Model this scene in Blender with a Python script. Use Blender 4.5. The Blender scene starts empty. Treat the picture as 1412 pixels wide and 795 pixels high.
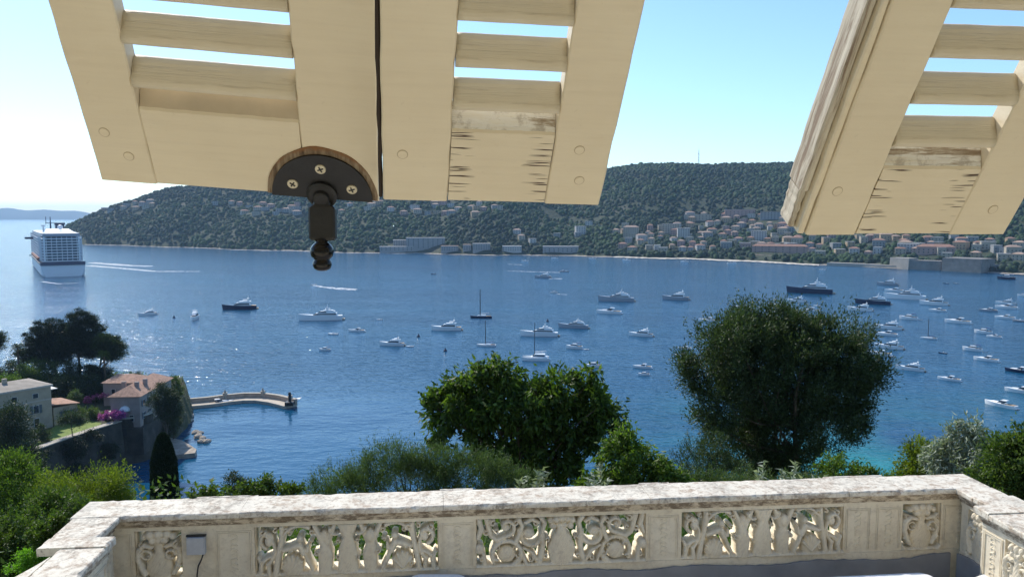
import bpy, math, random
import numpy as np
from mathutils import Vector, Matrix

random.seed(7)
RNG = np.random.default_rng(7)
S = bpy.context.scene
COL = S.collection
R = math.radians

# ------------------------------------------------------------------ camera, world, sun, exposure
EYE = 58.0
PITCH = R(5.22)
FPX = 1100.0
cam_data = bpy.data.cameras.new('camera')
cam_data.sensor_width = 36.0
cam_data.lens = 36.0 * FPX / 1412.0
cam_data.clip_start = 0.05
cam_data.clip_end = 60000.0
cam = bpy.data.objects.new('camera', cam_data)
cam.location = (0, 0, EYE)
cam.rotation_euler = (math.pi / 2 - PITCH, 0, 0)
COL.objects.link(cam)
S.camera = cam

SUN_EL, SUN_AZ = R(43), R(-36)           # azimuth measured from the view axis (+Y), negative = left
W = bpy.data.worlds.new('World')
S.world = W
W.use_nodes = True
wn = W.node_tree
bgn = wn.nodes['Background']
sky = wn.nodes.new('ShaderNodeTexSky')
sky.sky_type = 'NISHITA'
sky.sun_disc = False
sky.sun_elevation = SUN_EL
sky.sun_rotation = SUN_AZ
sky.air_density = 1.0
sky.dust_density = 0.35
sky.ozone_density = 2.2
sky.altitude = 50
tint = wn.nodes.new('ShaderNodeMix'); tint.data_type = 'RGBA'; tint.blend_type = 'MULTIPLY'; tint.inputs[0].default_value = 1.0
tint.inputs[7].default_value = (.84, 1.0, 1.12, 1)
wn.links.new(sky.outputs[0], tint.inputs[6]); wn.links.new(tint.outputs[2], bgn.inputs[0])
bgn.inputs[1].default_value = 0.15

sl = bpy.data.lights.new('sun', 'SUN')
sl.energy = 4.2
sl.angle = R(0.55)
sl.color = (1.0, 0.94, 0.85)
so = bpy.data.objects.new('sun', sl)
sd = Vector((math.sin(SUN_AZ) * math.cos(SUN_EL), math.cos(SUN_AZ) * math.cos(SUN_EL), math.sin(SUN_EL)))
so.rotation_euler = sd.to_track_quat('Z', 'Y').to_euler()
so.location = (0, 0, 120)
COL.objects.link(so)

S.view_settings.view_transform = 'Standard'
S.view_settings.look = 'None'
S.view_settings.gamma = 1.0
S.view_settings.exposure = 0.28
S.view_settings.use_curve_mapping = False
S.cycles.use_denoising = True
S.cycles.max_bounces = 7
S.cycles.transparent_max_bounces = 8
S.cycles.volume_bounces = 0

# ------------------------------------------------------------------ where a direction of the lens meets the world
def ray(px, py):
    u = (px - 706) / FPX
    v = (py - 397.5) / FPX
    return Vector((u, math.cos(PITCH) - v * math.sin(PITCH), -(math.sin(PITCH) + v * math.cos(PITCH))))

def at_z(px, py, z=0.0):
    d = ray(px, py)
    return Vector((0, 0, EYE)) + d * ((z - EYE) / d.z)

def at_y(px, py, y):
    d = ray(px, py)
    return Vector((0, 0, EYE)) + d * (y / d.y)

# ------------------------------------------------------------------ mesh helpers
class MB:
    def __init__(s):
        s.v = []; s.f = []; s.m = []
    def add(s, vs, fs, mi=0):
        n = len(s.v)
        s.v += [tuple(v) for v in vs]
        s.f += [tuple(i + n for i in f) for f in fs]
        s.m += [mi] * len(fs)
        return s
    def box(s, c, d, rz=0.0, mi=0, M=None):
        hx, hy, hz = d[0] / 2, d[1] / 2, d[2] / 2
        ca, sa = math.cos(rz), math.sin(rz)
        vs = []
        for (i, j, k) in ((-1,-1,-1),(1,-1,-1),(1,1,-1),(-1,1,-1),(-1,-1,1),(1,-1,1),(1,1,1),(-1,1,1)):
            x, y, z = i * hx, j * hy, k * hz
            p = Vector((c[0] + x * ca - y * sa, c[1] + x * sa + y * ca, c[2] + z))
            vs.append(M @ p if M else p)
        return s.add(vs, [(0,3,2,1),(4,5,6,7),(0,1,5,4),(1,2,6,5),(2,3,7,6),(3,0,4,7)], mi)
    def tube(s, pts, rad, n=8, mi=0, cap=True):
        pts = [Vector(p) for p in pts]
        if not hasattr(rad, '__len__'): rad = [rad] * len(pts)
        rings = []; up = None
        for i, p in enumerate(pts):
            t = (pts[min(i + 1, len(pts) - 1)] - pts[max(i - 1, 0)])
            t = t.normalized() if t.length > 1e-9 else Vector((0, 0, 1))
            if up is None:
                up = Vector((1, 0, 0)) if abs(t.x) < .8 else Vector((0, 1, 0))
            a = t.cross(up).normalized(); b = t.cross(a).normalized(); up = a.cross(t).normalized()
            rings.append([p + (a * math.cos(2*math.pi*k/n) + b * math.sin(2*math.pi*k/n)) * rad[i] for k in range(n)])
        vs = [q for r in rings for q in r]
        fs = []
        for i in range(len(pts) - 1):
            for k in range(n):
                k2 = (k + 1) % n
                fs.append((i*n + k, i*n + k2, (i+1)*n + k2, (i+1)*n + k))
        if cap:
            fs.append(tuple(range(n - 1, -1, -1))); fs.append(tuple((len(pts)-1)*n + k for k in range(n)))
        return s.add(vs, fs, mi)
    def lathe(s, prof, c=(0, 0, 0), n=16, mi=0, M=None, sy=1.0):
        vs = []
        for r, z in prof:
            for k in range(n):
                a = 2 * math.pi * k / n
                p = Vector((c[0] + r * math.cos(a), c[1] + sy * r * math.sin(a), c[2] + z))
                vs.append(M @ p if M else p)
        fs = []
        for i in range(len(prof) - 1):
            for k in range(n):
                k2 = (k + 1) % n
                fs.append((i*n + k, i*n + k2, (i+1)*n + k2, (i+1)*n + k))
        fs.append(tuple(range(n - 1, -1, -1))); fs.append(tuple((len(prof)-1)*n + k for k in range(n)))
        return s.add(vs, fs, mi)
    def prism(s, poly, z0, z1, mi=0, M=None):
        n = len(poly)
        vs = [Vector((p[0], p[1], z0)) for p in poly] + [Vector((p[0], p[1], z1)) for p in poly]
        if M: vs = [M @ v for v in vs]
        fs = [tuple(range(n - 1, -1, -1)), tuple(range(n, 2*n))] + [(i, (i+1) % n, n + (i+1) % n, n + i) for i in range(n)]
        return s.add(vs, fs, mi)
    def loft(s, secs, mi=0, closed=True, caps=True):
        n = len(secs[0]); vs = [p for q in secs for p in q]; fs = []
        for i in range(len(secs) - 1):
            for k in range(n if closed else n - 1):
                k2 = (k + 1) % n
                fs.append((i*n + k, i*n + k2, (i+1)*n + k2, (i+1)*n + k))
        if caps:
            fs.append(tuple(range(n - 1, -1, -1))); fs.append(tuple((len(secs)-1)*n + k for k in range(n)))
        return s.add(vs, fs, mi)
    def data(s, name, mats, smooth=False):
        me = bpy.data.meshes.new(name)
        me.from_pydata([tuple(v) for v in s.v], [], s.f)
        for m in (mats if isinstance(mats, (list, tuple)) else [mats]): me.materials.append(m)
        me.polygons.foreach_set('material_index', s.m)
        if smooth: me.polygons.foreach_set('use_smooth', [True] * len(me.polygons))
        me.update()
        return me
    def build(s, name, mats, parent=None, smooth=False, fix=True):
        me = s.data(name, mats, smooth)
        if fix:
            import bmesh
            b = bmesh.new(); b.from_mesh(me); bmesh.ops.recalc_face_normals(b, faces=b.faces); b.to_mesh(me); b.free()
        o = bpy.data.objects.new(name, me); COL.objects.link(o)
        if parent: o.parent = parent
        return o

def np_mesh(name, verts, faces, mat, parent=None, smooth=False):
    """faces: (n,k) int array"""
    me = bpy.data.meshes.new(name)
    n, k = faces.shape
    me.vertices.add(len(verts)); me.vertices.foreach_set('co', np.ascontiguousarray(verts, dtype=np.float32).ravel())
    me.loops.add(n * k); me.loops.foreach_set('vertex_index', np.ascontiguousarray(faces, dtype=np.int32).ravel())
    me.polygons.add(n)
    me.polygons.foreach_set('loop_start', np.arange(0, n * k, k, dtype=np.int32))
    try: me.polygons.foreach_set('loop_total', np.full(n, k, dtype=np.int32))
    except Exception: pass
    if smooth: me.polygons.foreach_set('use_smooth', np.ones(n, dtype=bool))
    me.materials.append(mat)
    me.update(calc_edges=True)
    o = bpy.data.objects.new(name, me); COL.objects.link(o)
    if parent: o.parent = parent
    return o

def tag(o, label=None, cat=None, group=None, kind=None):
    if label: o['label'] = label
    if cat: o['category'] = cat
    if group: o['group'] = group
    if kind: o['kind'] = kind
    return o

def thing(name, label, cat, loc=(0, 0, 0), rz=0.0, group=None):
    o = bpy.data.objects.new(name, None); o.empty_display_size = .2; COL.objects.link(o)
    o.location = loc; o.rotation_euler = (0, 0, rz)
    return tag(o, label, cat, group)

def copy_thing(src, loc, rz, label, scale=None, group=None):
    r = src.copy(); COL.objects.link(r); r.location = loc; r.rotation_euler = (0, 0, rz)
    r['label'] = label
    if group: r['group'] = group
    elif 'group' in r: pass
    if scale is not None: r.scale = scale
    for ch in KIDS[src.name]:
        c = ch.copy(); COL.objects.link(c); c.parent = r
        for g in KIDS.get(ch.name, []):
            d = g.copy(); COL.objects.link(d); d.parent = c
    return r
KIDS = {}
def remember(root):
    KIDS[root.name] = [o for o in COL.objects if o.parent == root]
    for c in KIDS[root.name]: KIDS[c.name] = [o for o in COL.objects if o.parent == c]

# ------------------------------------------------------------------ materials
def nt(name):
    m = bpy.data.materials.new(name); m.use_nodes = True
    n = m.node_tree.nodes; l = m.node_tree.links
    return m, n, l, n['Principled BSDF']

def N(n, t, **kw):
    x = n.new(t)
    for k, v in kw.items():
        if k.startswith('i_'): x.inputs[k[2:].replace('_', ' ')].default_value = v
        else: setattr(x, k, v)
    return x

def ramp(n, l, src, stops):
    r = n.new('ShaderNodeValToRGB'); e = r.color_ramp.elements
    while len(e) < len(stops): e.new(.5)
    for i, (p, c) in enumerate(stops):
        e[i].position = p; e[i].color = (*c, 1) if len(c) == 3 else c
    l.new(src, r.inputs[0])
    return r.outputs[0]

def coord(n, l, scale=(1, 1, 1), kind='Object'):
    tc = n.new('ShaderNodeTexCoord'); mp = n.new('ShaderNodeMapping')
    mp.inputs['Scale'].default_value = scale
    l.new(tc.outputs[kind], mp.inputs[0])
    return mp.outputs[0]

def noise(n, l, vec, scale, detail=4, rough=.55, dist=0.0):
    x = n.new('ShaderNodeTexNoise'); x.inputs['Scale'].default_value = scale
    x.inputs['Detail'].default_value = detail; x.inputs['Roughness'].default_value = rough
    x.inputs['Distortion'].default_value = dist
    l.new(vec, x.inputs['Vector'])
    return x.outputs[0]

def mixc(n, l, fac, a, b, mode='MIX'):
    x = n.new('ShaderNodeMix'); x.data_type = 'RGBA'; x.blend_type = mode
    for sock, val in ((x.inputs[0], fac), (x.inputs[6], a), (x.inputs[7], b)):
        if hasattr(val, 'links'): l.new(val, sock)
        elif isinstance(val, (tuple, list)): sock.default_value = (*val, 1)
        else: sock.default_value = val
    return x.outputs[2]

def math_(n, l, op, a, b=0.0, clamp=False):
    x = n.new('ShaderNodeMath'); x.operation = op; x.use_clamp = clamp
    for sock, val in ((x.inputs[0], a), (x.inputs[1], b)):
        if hasattr(val, 'links'): l.new(val, sock)
        else: sock.default_value = val
    return x.outputs[0]

def bump(n, l, h, strength, dist, prev=None):
    b = n.new('ShaderNodeBump'); b.inputs['Strength'].default_value = strength; b.inputs['Distance'].default_value = dist
    l.new(h, b.inputs['Height'])
    if prev: l.new(prev, b.inputs['Normal'])
    return b.outputs[0]

def plain(name, c, rough=.6, metal=0.0, var=.12, scale=4.0, bs=0.0, bd=.01):
    m, n, l, p = nt(name)
    v = coord(n, l)
    f = noise(n, l, v, scale, 4)
    c2 = tuple(x * (1 - var) for x in c); c3 = tuple(min(1, x * (1 + var)) for x in c)
    l.new(ramp(n, l, f, [(.3, c2), (.7, c3)]), p.inputs['Base Color'])
    p.inputs['Roughness'].default_value = rough; p.inputs['Metallic'].default_value = metal
    if bs: l.new(bump(n, l, noise(n, l, v, scale * 6, 5), bs, bd), p.inputs['Normal'])
    return m

def leafmat(name, c1, c2, trans=.35, rough=.55, tint=1.25):
    m, n, l, p = nt(name)
    g = n.new('ShaderNodeNewGeometry')
    v = coord(n, l, kind='Object')
    f = noise(n, l, v, 1.3, 2)
    isl = g.outputs['Random Per Island']
    mix = math_(n, l, 'MULTIPLY_ADD', isl, .7); n[mix.node.name].inputs[2].default_value = 0
    fac = math_(n, l, 'ADD', mix, math_(n, l, 'MULTIPLY', f, .4), True)
    col = ramp(n, l, fac, [(.15, c1), (.85, c2)])
    l.new(col, p.inputs['Base Color']); p.inputs['Roughness'].default_value = rough
    p.inputs['Specular IOR Level'].default_value = .35
    tr = n.new('ShaderNodeBsdfTranslucent')
    tc = mixc(n, l, 1.0, col, (tint * 1.1, tint * 1.25, tint * .5), 'MULTIPLY')
    l.new(tc, tr.inputs[0])
    mx = n.new('ShaderNodeMixShader'); mx.inputs[0].default_value = trans
    l.new(p.outputs[0], mx.inputs[1]); l.new(tr.outputs[0], mx.inputs[2])
    l.new(mx.outputs[0], n['Material Output'].inputs[0])
    return m

# --- sea
def sea_material():
    m, n, l, p = nt('sea_water')
    v = coord(n, l)
    # shallow sandy patches near the near shore
    sep = n.new('ShaderNodeSeparateXYZ'); l.new(v, sep.inputs[0])
    mr = n.new('ShaderNodeMapRange'); mr.interpolation_type = 'SMOOTHSTEP'
    mr.inputs[1].default_value = 285; mr.inputs[2].default_value = 165
    l.new(sep.outputs[1], mr.inputs[0])
    mx = n.new('ShaderNodeMapRange'); mx.interpolation_type = 'SMOOTHSTEP'
    mx.inputs[1].default_value = 5; mx.inputs[2].default_value = 75
    l.new(sep.outputs[0], mx.inputs[0])
    nz = noise(n, l, v, .018, 3, .6, .6)
    nr = ramp(n, l, nz, [(.36, (0, 0, 0)), (.62, (1, 1, 1))])
    sh = math_(n, l, 'MULTIPLY', math_(n, l, 'MULTIPLY', mr.outputs[0], mx.outputs[0]), nr)
    # broad bands of slightly different depth colour
    v2 = coord(n, l, (.35, 1.6, 1))
    nb = noise(n, l, v2, .006, 3, .55)
    deep = ramp(n, l, nb, [(.3, (.002, .050, .115)), (.7, (.004, .078, .160))])
    col = mixc(n, l, sh, deep, (.012, .20, .21))
    l.new(col, p.inputs['Base Color'])
    p.inputs['Roughness'].default_value = .11
    p.inputs['IOR'].default_value = 1.333
    v3 = coord(n, l, (.75, 1.25, 1))
    cv = n.new('ShaderNodeVectorMath'); cv.operation = 'DISTANCE'; l.new(v, cv.inputs[0]); cv.inputs[1].default_value = (-62, 195, 0)
    calm = n.new('ShaderNodeMapRange'); calm.interpolation_type = 'SMOOTHSTEP'
    calm.inputs[1].default_value = 25; calm.inputs[2].default_value = 120; calm.inputs[3].default_value = .28; calm.inputs[4].default_value = 1.0
    l.new(cv.outputs['Value'], calm.inputs[0])
    lane = ramp(n, l, noise(n, l, coord(n, l, (.4, 1.8, 1)), .02, 5, .7, .5), [(.3, (.72, .72, .72)), (.65, (1, 1, 1))])
    wind = math_(n, l, 'MULTIPLY', calm.outputs[0], lane)
    b = bump(n, l, noise(n, l, v3, .028, 2, .5), .9, 1.0)
    b = bump(n, l, noise(n, l, v3, .28, 2, .55), 1.0, .85, b)
    l.new(wind, b.node.inputs['Strength'])
    b = bump(n, l, noise(n, l, v3, 1.0, 3, .6), 1.0, .2, b)
    l.new(wind, b.node.inputs['Strength'])
    l.new(b, p.inputs['Normal'])
    return m
M_SEA = sea_material()

def foam_material():
    m, n, l, p = nt('sea_foam')
    v = coord(n, l, (.6, 1.0, 1))
    f = noise(n, l, v, .55, 5, .75)
    a = ramp(n, l, f, [(.44, (0, 0, 0)), (.58, (1, 1, 1))])
    p.inputs['Base Color'].default_value = (.86, .88, .9, 1); p.inputs['Roughness'].default_value = .8
    l.new(a, p.inputs['Alpha'])
    return m
M_FOAM = foam_material()

def stone_material(name, base=(.66, .58, .44), lichen=1.0, scale=1.0):
    m, n, l, p = nt(name)
    v = coord(n, l, (scale, scale, scale))
    a = noise(n, l, v, 1.8, 5, .6, .3); b = noise(n, l, v, 7.0, 7, .72, .4); c = noise(n, l, v, 34, 5, .7)
    d = noise(n, l, v, 3.1, 8, .75, .5)
    col = ramp(n, l, a, [(.25, tuple(x * .86 for x in base)), (.5, base), (.75, tuple(min(1, x * 1.12) for x in base))])
    e = noise(n, l, v, 17.0, 6, .75, .3)
    # brown lichen in broken patches, each full of speckle
    m1 = math_(n, l, 'MULTIPLY', ramp(n, l, b, [(.44, (0, 0, 0)), (.58, (1, 1, 1))]), ramp(n, l, e, [(.42, (0, 0, 0)), (.56, (1, 1, 1))]))
    col = mixc(n, l, math_(n, l, 'MULTIPLY', m1, .55 * lichen, True), col, (.36, .25, .165))
    m2 = math_(n, l, 'MULTIPLY', ramp(n, l, d, [(.50, (0, 0, 0)), (.62, (1, 1, 1))]), ramp(n, l, e, [(.38, (0, 0, 0)), (.50, (1, 1, 1))]))
    col = mixc(n, l, math_(n, l, 'MULTIPLY', m2, .5 * lichen, True), col, (.24, .205, .16))
    m3 = ramp(n, l, c, [(.56, (0, 0, 0)), (.66, (1, 1, 1))])
    col = mixc(n, l, math_(n, l, 'MULTIPLY', m3, .45 * lichen, True), col, (.16, .13, .10))
    l.new(col, p.inputs['Base Color'])
    p.inputs['Roughness'].default_value = .9
    bb = bump(n, l, b, .35, .01); bb = bump(n, l, c, .5, .004, bb)
    l.new(bb, p.inputs['Normal'])
    return m
M_CAP = stone_material('weathered_cap_stone', (.72, .66, .54), 1.35)
M_STONE = stone_material('carved_cream_stone', (.75, .67, .51), .34)

def frieze_material():
    m, n, l, p = nt('stained_frieze_stone')
    tc = n.new('ShaderNodeTexCoord')
    sep = n.new('ShaderNodeSeparateXYZ'); l.new(tc.outputs['Object'], sep.inputs[0])
    v = coord(n, l, (1, 1, 2.6))
    b = noise(n, l, v, 9, 7, .75, .3); a = noise(n, l, v, 1.7, 4, .6); c = noise(n, l, v, 40, 4, .7)
    col = ramp(n, l, a, [(.3, (.56, .45, .30)), (.7, (.68, .59, .45))])
    st = ramp(n, l, b, [(.42, (0, 0, 0)), (.56, (1, 1, 1))])
    col = mixc(n, l, math_(n, l, 'MULTIPLY', st, .85), col, (.13, .09, .055))
    l.new(col, p.inputs['Base Color']); p.inputs['Roughness'].default_value = .92
    bb = bump(n, l, b, .5, .008); l.new(bump(n, l, c, .4, .004, bb), p.inputs['Normal'])
    return m
M_FRIEZE = frieze_material()

def paint_material(name, cracks=0.0, half=.1):
    m, n, l, p = nt(name)
    v = coord(n, l)
    a = noise(n, l, v, 3.0, 4, .6)
    col = ramp(n, l, a, [(.3, (.74, .635, .455)), (.7, (.82, .72, .53))])
    d = noise(n, l, v, 60, 6, .7)
    col = mixc(n, l, math_(n, l, 'MULTIPLY', ramp(n, l, d, [(.62, (0, 0, 0)), (.72, (1, 1, 1))]), .22), col, (.42, .31, .18))
    sv = coord(n, l, (3, 55, 30))
    streak = noise(n, l, sv, 1.0, 4, .7)
    col = mixc(n, l, math_(n, l, 'MULTIPLY', ramp(n, l, streak, [(.45, (0, 0, 0)), (.75, (1, 1, 1))]), .16), col, (.50, .40, .27))
    gv = coord(n, l, (5, 70, 40))
    g = noise(n, l, gv, 1.0, 5, .6)
    bb = bump(n, l, g, .4, .003); bb = bump(n, l, noise(n, l, v, 220, 2), .12, .001, bb)
    if cracks:
        cv = coord(n, l, (9, 230, 1))
        oi = n.new('ShaderNodeObjectInfo'); ofs = n.new('ShaderNodeVectorMath'); ofs.operation = 'ADD'
        l.new(cv, ofs.inputs[0]); l.new(math_(n, l, 'MULTIPLY', oi.outputs['Random'], 37.0), ofs.inputs[1])
        cr = noise(n, l, ofs.outputs[0], 1.0, 2, .5, .15)
        reach = noise(n, l, coord(n, l, (6, 38, 1)), 1.0, 3, .6)
        ln = ramp(n, l, cr, [(.60, (0, 0, 0)), (.63, (1, 1, 1))])
        sep = n.new('ShaderNodeSeparateXYZ'); tc = n.new('ShaderNodeTexCoord'); l.new(tc.outputs['Object'], sep.inputs[0])
        ax = math_(n, l, 'ABSOLUTE', sep.outputs[0])
        mr = n.new('ShaderNodeMapRange'); mr.inputs[1].default_value = half * .42; mr.inputs[2].default_value = half * .62
        l.new(math_(n, l, 'ADD', ax, math_(n, l, 'MULTIPLY', math_(n, l, 'SUBTRACT', reach, .5), half * 1.1)), mr.inputs[0])
        k = math_(n, l, 'MULTIPLY', ln, math_(n, l, 'MULTIPLY', mr.outputs[0], cracks), True)
        col = mixc(n, l, k, col, (.10, .06, .035))
        inv = math_(n, l, 'SUBTRACT', 1.0, k)
        bb = bump(n, l, inv, .8, .003, bb)
    l.new(col, p.inputs['Base Color'])
    p.inputs['Roughness'].default_value = .5
    l.new(bb, p.inputs['Normal'])
    return m
M_PAINT = paint_material('cream_shutter_paint')
M_CRACK = paint_material('cracked_cream_paint', 1.0, .1)

def peeled_material():
    m, n, l, p = nt('peeled_weathered_paint')
    v = coord(n, l, (4, 60, 60)); v1 = coord(n, l)
    a = noise(n, l, v, 1.2, 6, .7, .4); b = noise(n, l, v1, 28, 5, .7)
    col = ramp(n, l, a, [(.36, (.26, .19, .12)), (.43, (.48, .41, .31)), (.48, (.82, .79, .72)), (.72, (.76, .68, .52))])
    col = mixc(n, l, ramp(n, l, b, [(.5, (0, 0, 0)), (.62, (.5, .5, .5))]), col, (.24, .17, .1))
    l.new(col, p.inputs['Base Color']); p.inputs['Roughness'].default_value = .8
    l.new(bump(n, l, a, .8, .004), p.inputs['Normal'])
    return m
M_PEEL = peeled_material()

def slat_material():
    m, n, l, p = nt('weathered_slat_paint')
    v = coord(n, l, (4, 130, 130)); v1 = coord(n, l)
    a = noise(n, l, v, 1.0, 5, .65, .2)
    col = ramp(n, l, noise(n, l, v1, 5, 4), [(.3, (.64, .55, .39)), (.7, (.78, .69, .52))])
    col = mixc(n, l, ramp(n, l, a, [(.56, (0, 0, 0)), (.68, (.5, .5, .5))]), col, (.38, .29, .19))
    l.new(col, p.inputs['Base Color']); p.inputs['Roughness'].default_value = .6
    l.new(bump(n, l, a, .8, .004), p.inputs['Normal'])
    return m
M_SLAT = slat_material()
def edge_material():
    m, n, l, p = nt('sun_bleached_edge_paint')
    v = coord(n, l, (60, 5, 60)); v1 = coord(n, l)
    a = noise(n, l, v, 1.0, 6, .7, .4)
    col = ramp(n, l, a, [(.38, (.26, .19, .13)), (.47, (.50, .44, .34)), (.60, (.66, .60, .48))])
    l.new(col, p.inputs['Base Color']); p.inputs['Roughness'].default_value = .8
    l.new(bump(n, l, a, .5, .003), p.inputs['Normal'])
    return m
M_EDGE = edge_material()
M_BEVEL = plain('shaded_bevel_paint', (.56, .46, .32), .7, 0, .12, 14)  # shadow band on the bevel, put into a darker paint colour
M_JOINT = plain('dirty_joint', (.50, .40, .26), .9)
M_DARKSTRIP = plain('dark_brown_joint', (.035, .022, .015), .8)

def rust_material():
    m, n, l, p = nt('rusted_bare_wood')
    v = coord(n, l, (1, 1, 1)); vg = coord(n, l, (90, 12, 1))
    tc = n.new('ShaderNodeTexCoord')
    ln = n.new('ShaderNodeVectorMath'); ln.operation = 'LENGTH'; l.new(tc.outputs['Object'], ln.inputs[0])
    a = noise(n, l, v, 70, 5, .7); g = noise(n, l, vg, 1.0, 4, .6)
    col = ramp(n, l, g, [(.35, (.07, .045, .025)), (.5, (.20, .14, .085)), (.66, (.36, .29, .2))])
    rim = n.new('ShaderNodeMapRange'); rim.inputs[1].default_value = .091; rim.inputs[2].default_value = .099
    l.new(math_(n, l, 'ADD', ln.outputs['Value'], math_(n, l, 'MULTIPLY', math_(n, l, 'SUBTRACT', a, .5), .02)), rim.inputs[0])
    col = mixc(n, l, rim.outputs[0], col, (.22, .10, .035))
    l.new(col, p.inputs['Base Color']); p.inputs['Roughness'].default_value = .85
    l.new(bump(n, l, g, .7, .003), p.inputs['Normal'])
    return m
M_RUST = rust_material()
M_BLACK = plain('black_iron', (.020, .020, .021), .45, .2, .2, 40, .25, .002)
M_SCREW = plain('worn_screw_metal', (.62, .56, .40), .4, .7, .2, 80)
M_GREY = plain('grey_waterproof_coating', (.235, .24, .25), .75, 0, .16, 3.0, .3, .006)
M_FLOOR = plain('terrace_floor_grey', (.30, .29, .28), .8, 0, .15, 2.0, .2, .004)
M_WHITEPL = plain('white_plastic', (.80, .80, .79), .45, 0, .04, 5)
M_FACADE = plain('cream_house_render', (.78, .68, .50), .85, 0, .08, 1.5)
M_BOX = plain('grey_box_plastic', (.46, .47, .48), .5, 0, .06, 30)
M_CABLE = plain('dark_cable', (.03, .03, .03), .5)
M_BARK = plain('brown_bark', (.10, .075, .05), .95, 0, .4, 12, .7, .03)
M_BARK_PALE = plain('pale_bark', (.30, .26, .22), .95, 0, .3, 8, .6, .03)

def ground_material():
    m, n, l, p = nt('slope_ground')
    v = coord(n, l)
    a = noise(n, l, v, .12, 5, .65); b = noise(n, l, v, 1.2, 5, .7)
    col = ramp(n, l, a, [(.3, (.030, .045, .014)), (.5, (.05, .07, .02)), (.7, (.11, .09, .05))])
    col = mixc(n, l, math_(n, l, 'MULTIPLY', b, .6), col, (.05, .04, .025), 'MIX')
    l.new(col, p.inputs['Base Color']); p.inputs['Roughness'].default_value = .95
    l.new(bump(n, l, b, 1.0, .25), p.inputs['Normal'])
    return m
M_GROUND = ground_material()
def cape_material():
    m, n, l, p = nt('cape_ground')
    v = coord(n, l)
    a = noise(n, l, v, .01, 5, .65); b = noise(n, l, v, .12, 5, .7)
    col = ramp(n, l, a, [(.3, (.02, .035, .014)), (.6, (.04, .052, .02)), (.75, (.12, .10, .07))])
    l.new(col, p.inputs['Base Color']); p.inputs['Roughness'].default_value = .95
    l.new(bump(n, l, b, 1.0, 3.0), p.inputs['Normal'])
    return m
M_CAPE = cape_material()
M_LAWN = plain('bright_lawn', (.15, .21, .03), .9, 0, .25, 1.2, .6, .05)
M_ROCK = plain('shore_rock', (.40, .34, .27), .9, 0, .3, .5, .8, .4)
M_SAND = plain('pale_sand', (.56, .50, .41), .95, 0, .1, .1)
M_FARHILL = plain('distant_hill', (.06, .08, .06), 1.0, 0, .3, .001)
M_WALLOLD = plain('shaded_old_wall', (.06, .054, .042), .95, 0, .5, .35, .8, .15)  # old stone, base colour darkened to stand in for shade
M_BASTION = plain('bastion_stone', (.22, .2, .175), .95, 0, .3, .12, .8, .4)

def wood_cover_material():
    m, n, l, p = nt('far_tree_canopy')
    g = n.new('ShaderNodeNewGeometry')
    v = coord(n, l)
    a = noise(n, l, v, .006, 4, .6)
    b = noise(n, l, v, .9, 3, .7)
    isl = g.outputs['Random Per Island']
    a2 = ramp(n, l, noise(n, l, v, .0045, 3, .5, .5), [(.38, (0, 0, 0)), (.62, (1, 1, 1))])
    f = math_(n, l, 'ADD', math_(n, l, 'MULTIPLY', isl, .42), math_(n, l, 'ADD', math_(n, l, 'MULTIPLY', a, .28), math_(n, l, 'MULTIPLY', a2, .30)), True)
    col = ramp(n, l, f, [(.2, (.007, .024, .010)), (.5, (.014, .044, .010)), (.75, (.030, .075, .014)), (.95, (.07, .115, .022))])
    l.new(col, p.inputs['Base Color']); p.inputs['Roughness'].default_value = .9
    l.new(bump(n, l, b, 1.0, 1.2), p.inputs['Normal'])
    return m
M_CANOPY = wood_cover_material()

M_OLIVE = leafmat('olive_leaves', (.014, .030, .011), (.080, .118, .045), .26)
M_BROAD = leafmat('broad_green_leaves', (.018, .05, .010), (.11, .17, .028), .42)
M_FEATHER = leafmat('feathery_grey_green_leaves', (.030, .062, .022), (.12, .17, .065), .32)
M_BRIGHT = leafmat('bright_green_leaves', (.03, .08, .012), (.14, .21, .03), .42)
M_SILVER = leafmat('silver_leaves', (.16, .20, .14), (.36, .40, .31), .2)
M_DARKL = leafmat('dark_green_leaves', (.014, .028, .010), (.05, .075, .022), .22)
M_PINE = leafmat('pine_needles', (.012, .022, .010), (.032, .048, .018), .12)
M_CYPR = leafmat('cypress_leaves', (.010, .022, .010), (.03, .048, .02), .1)
M_YELLOWG = leafmat('yellow_green_leaves', (.055, .10, .010), (.19, .23, .025), .45)
M_LIME = leafmat('lime_green_leaves', (.12, .26, .02), (.20, .40, .04), .45)
M_BOUG = leafmat('bougainvillea_flowers', (.28, .05, .30), (.55, .14, .55), .3, .6, 1.0)
M_HEDGE = leafmat('hedge_leaves', (.03, .07, .014), (.11, .16, .03), .36)

# ------------------------------------------------------------------ the setting: sea, sky haze, terrain
def sea():
    vs = []; fs = []
    rads = [0, 150, 400, 900, 2000, 4500, 9000, 14000]
    n = 96
    vs.append((0, 0, 0))
    for r in rads[1:]:
        for k in range(n):
            vs.append((r * math.cos(2*math.pi*k/n), r * math.sin(2*math.pi*k/n), 0))
    for k in range(n): fs.append((0, 1 + k, 1 + (k+1) % n))
    for i in range(len(rads) - 2):
        for k in range(n):
            a = 1 + i*n; fs.append((a + k, a + n + k, a + n + (k+1) % n, a + (k+1) % n))
    mb = MB(); mb.add(vs, fs)
    o = mb.build('water', M_SEA, fix=False); tag(o, kind='structure')
sea()

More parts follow.
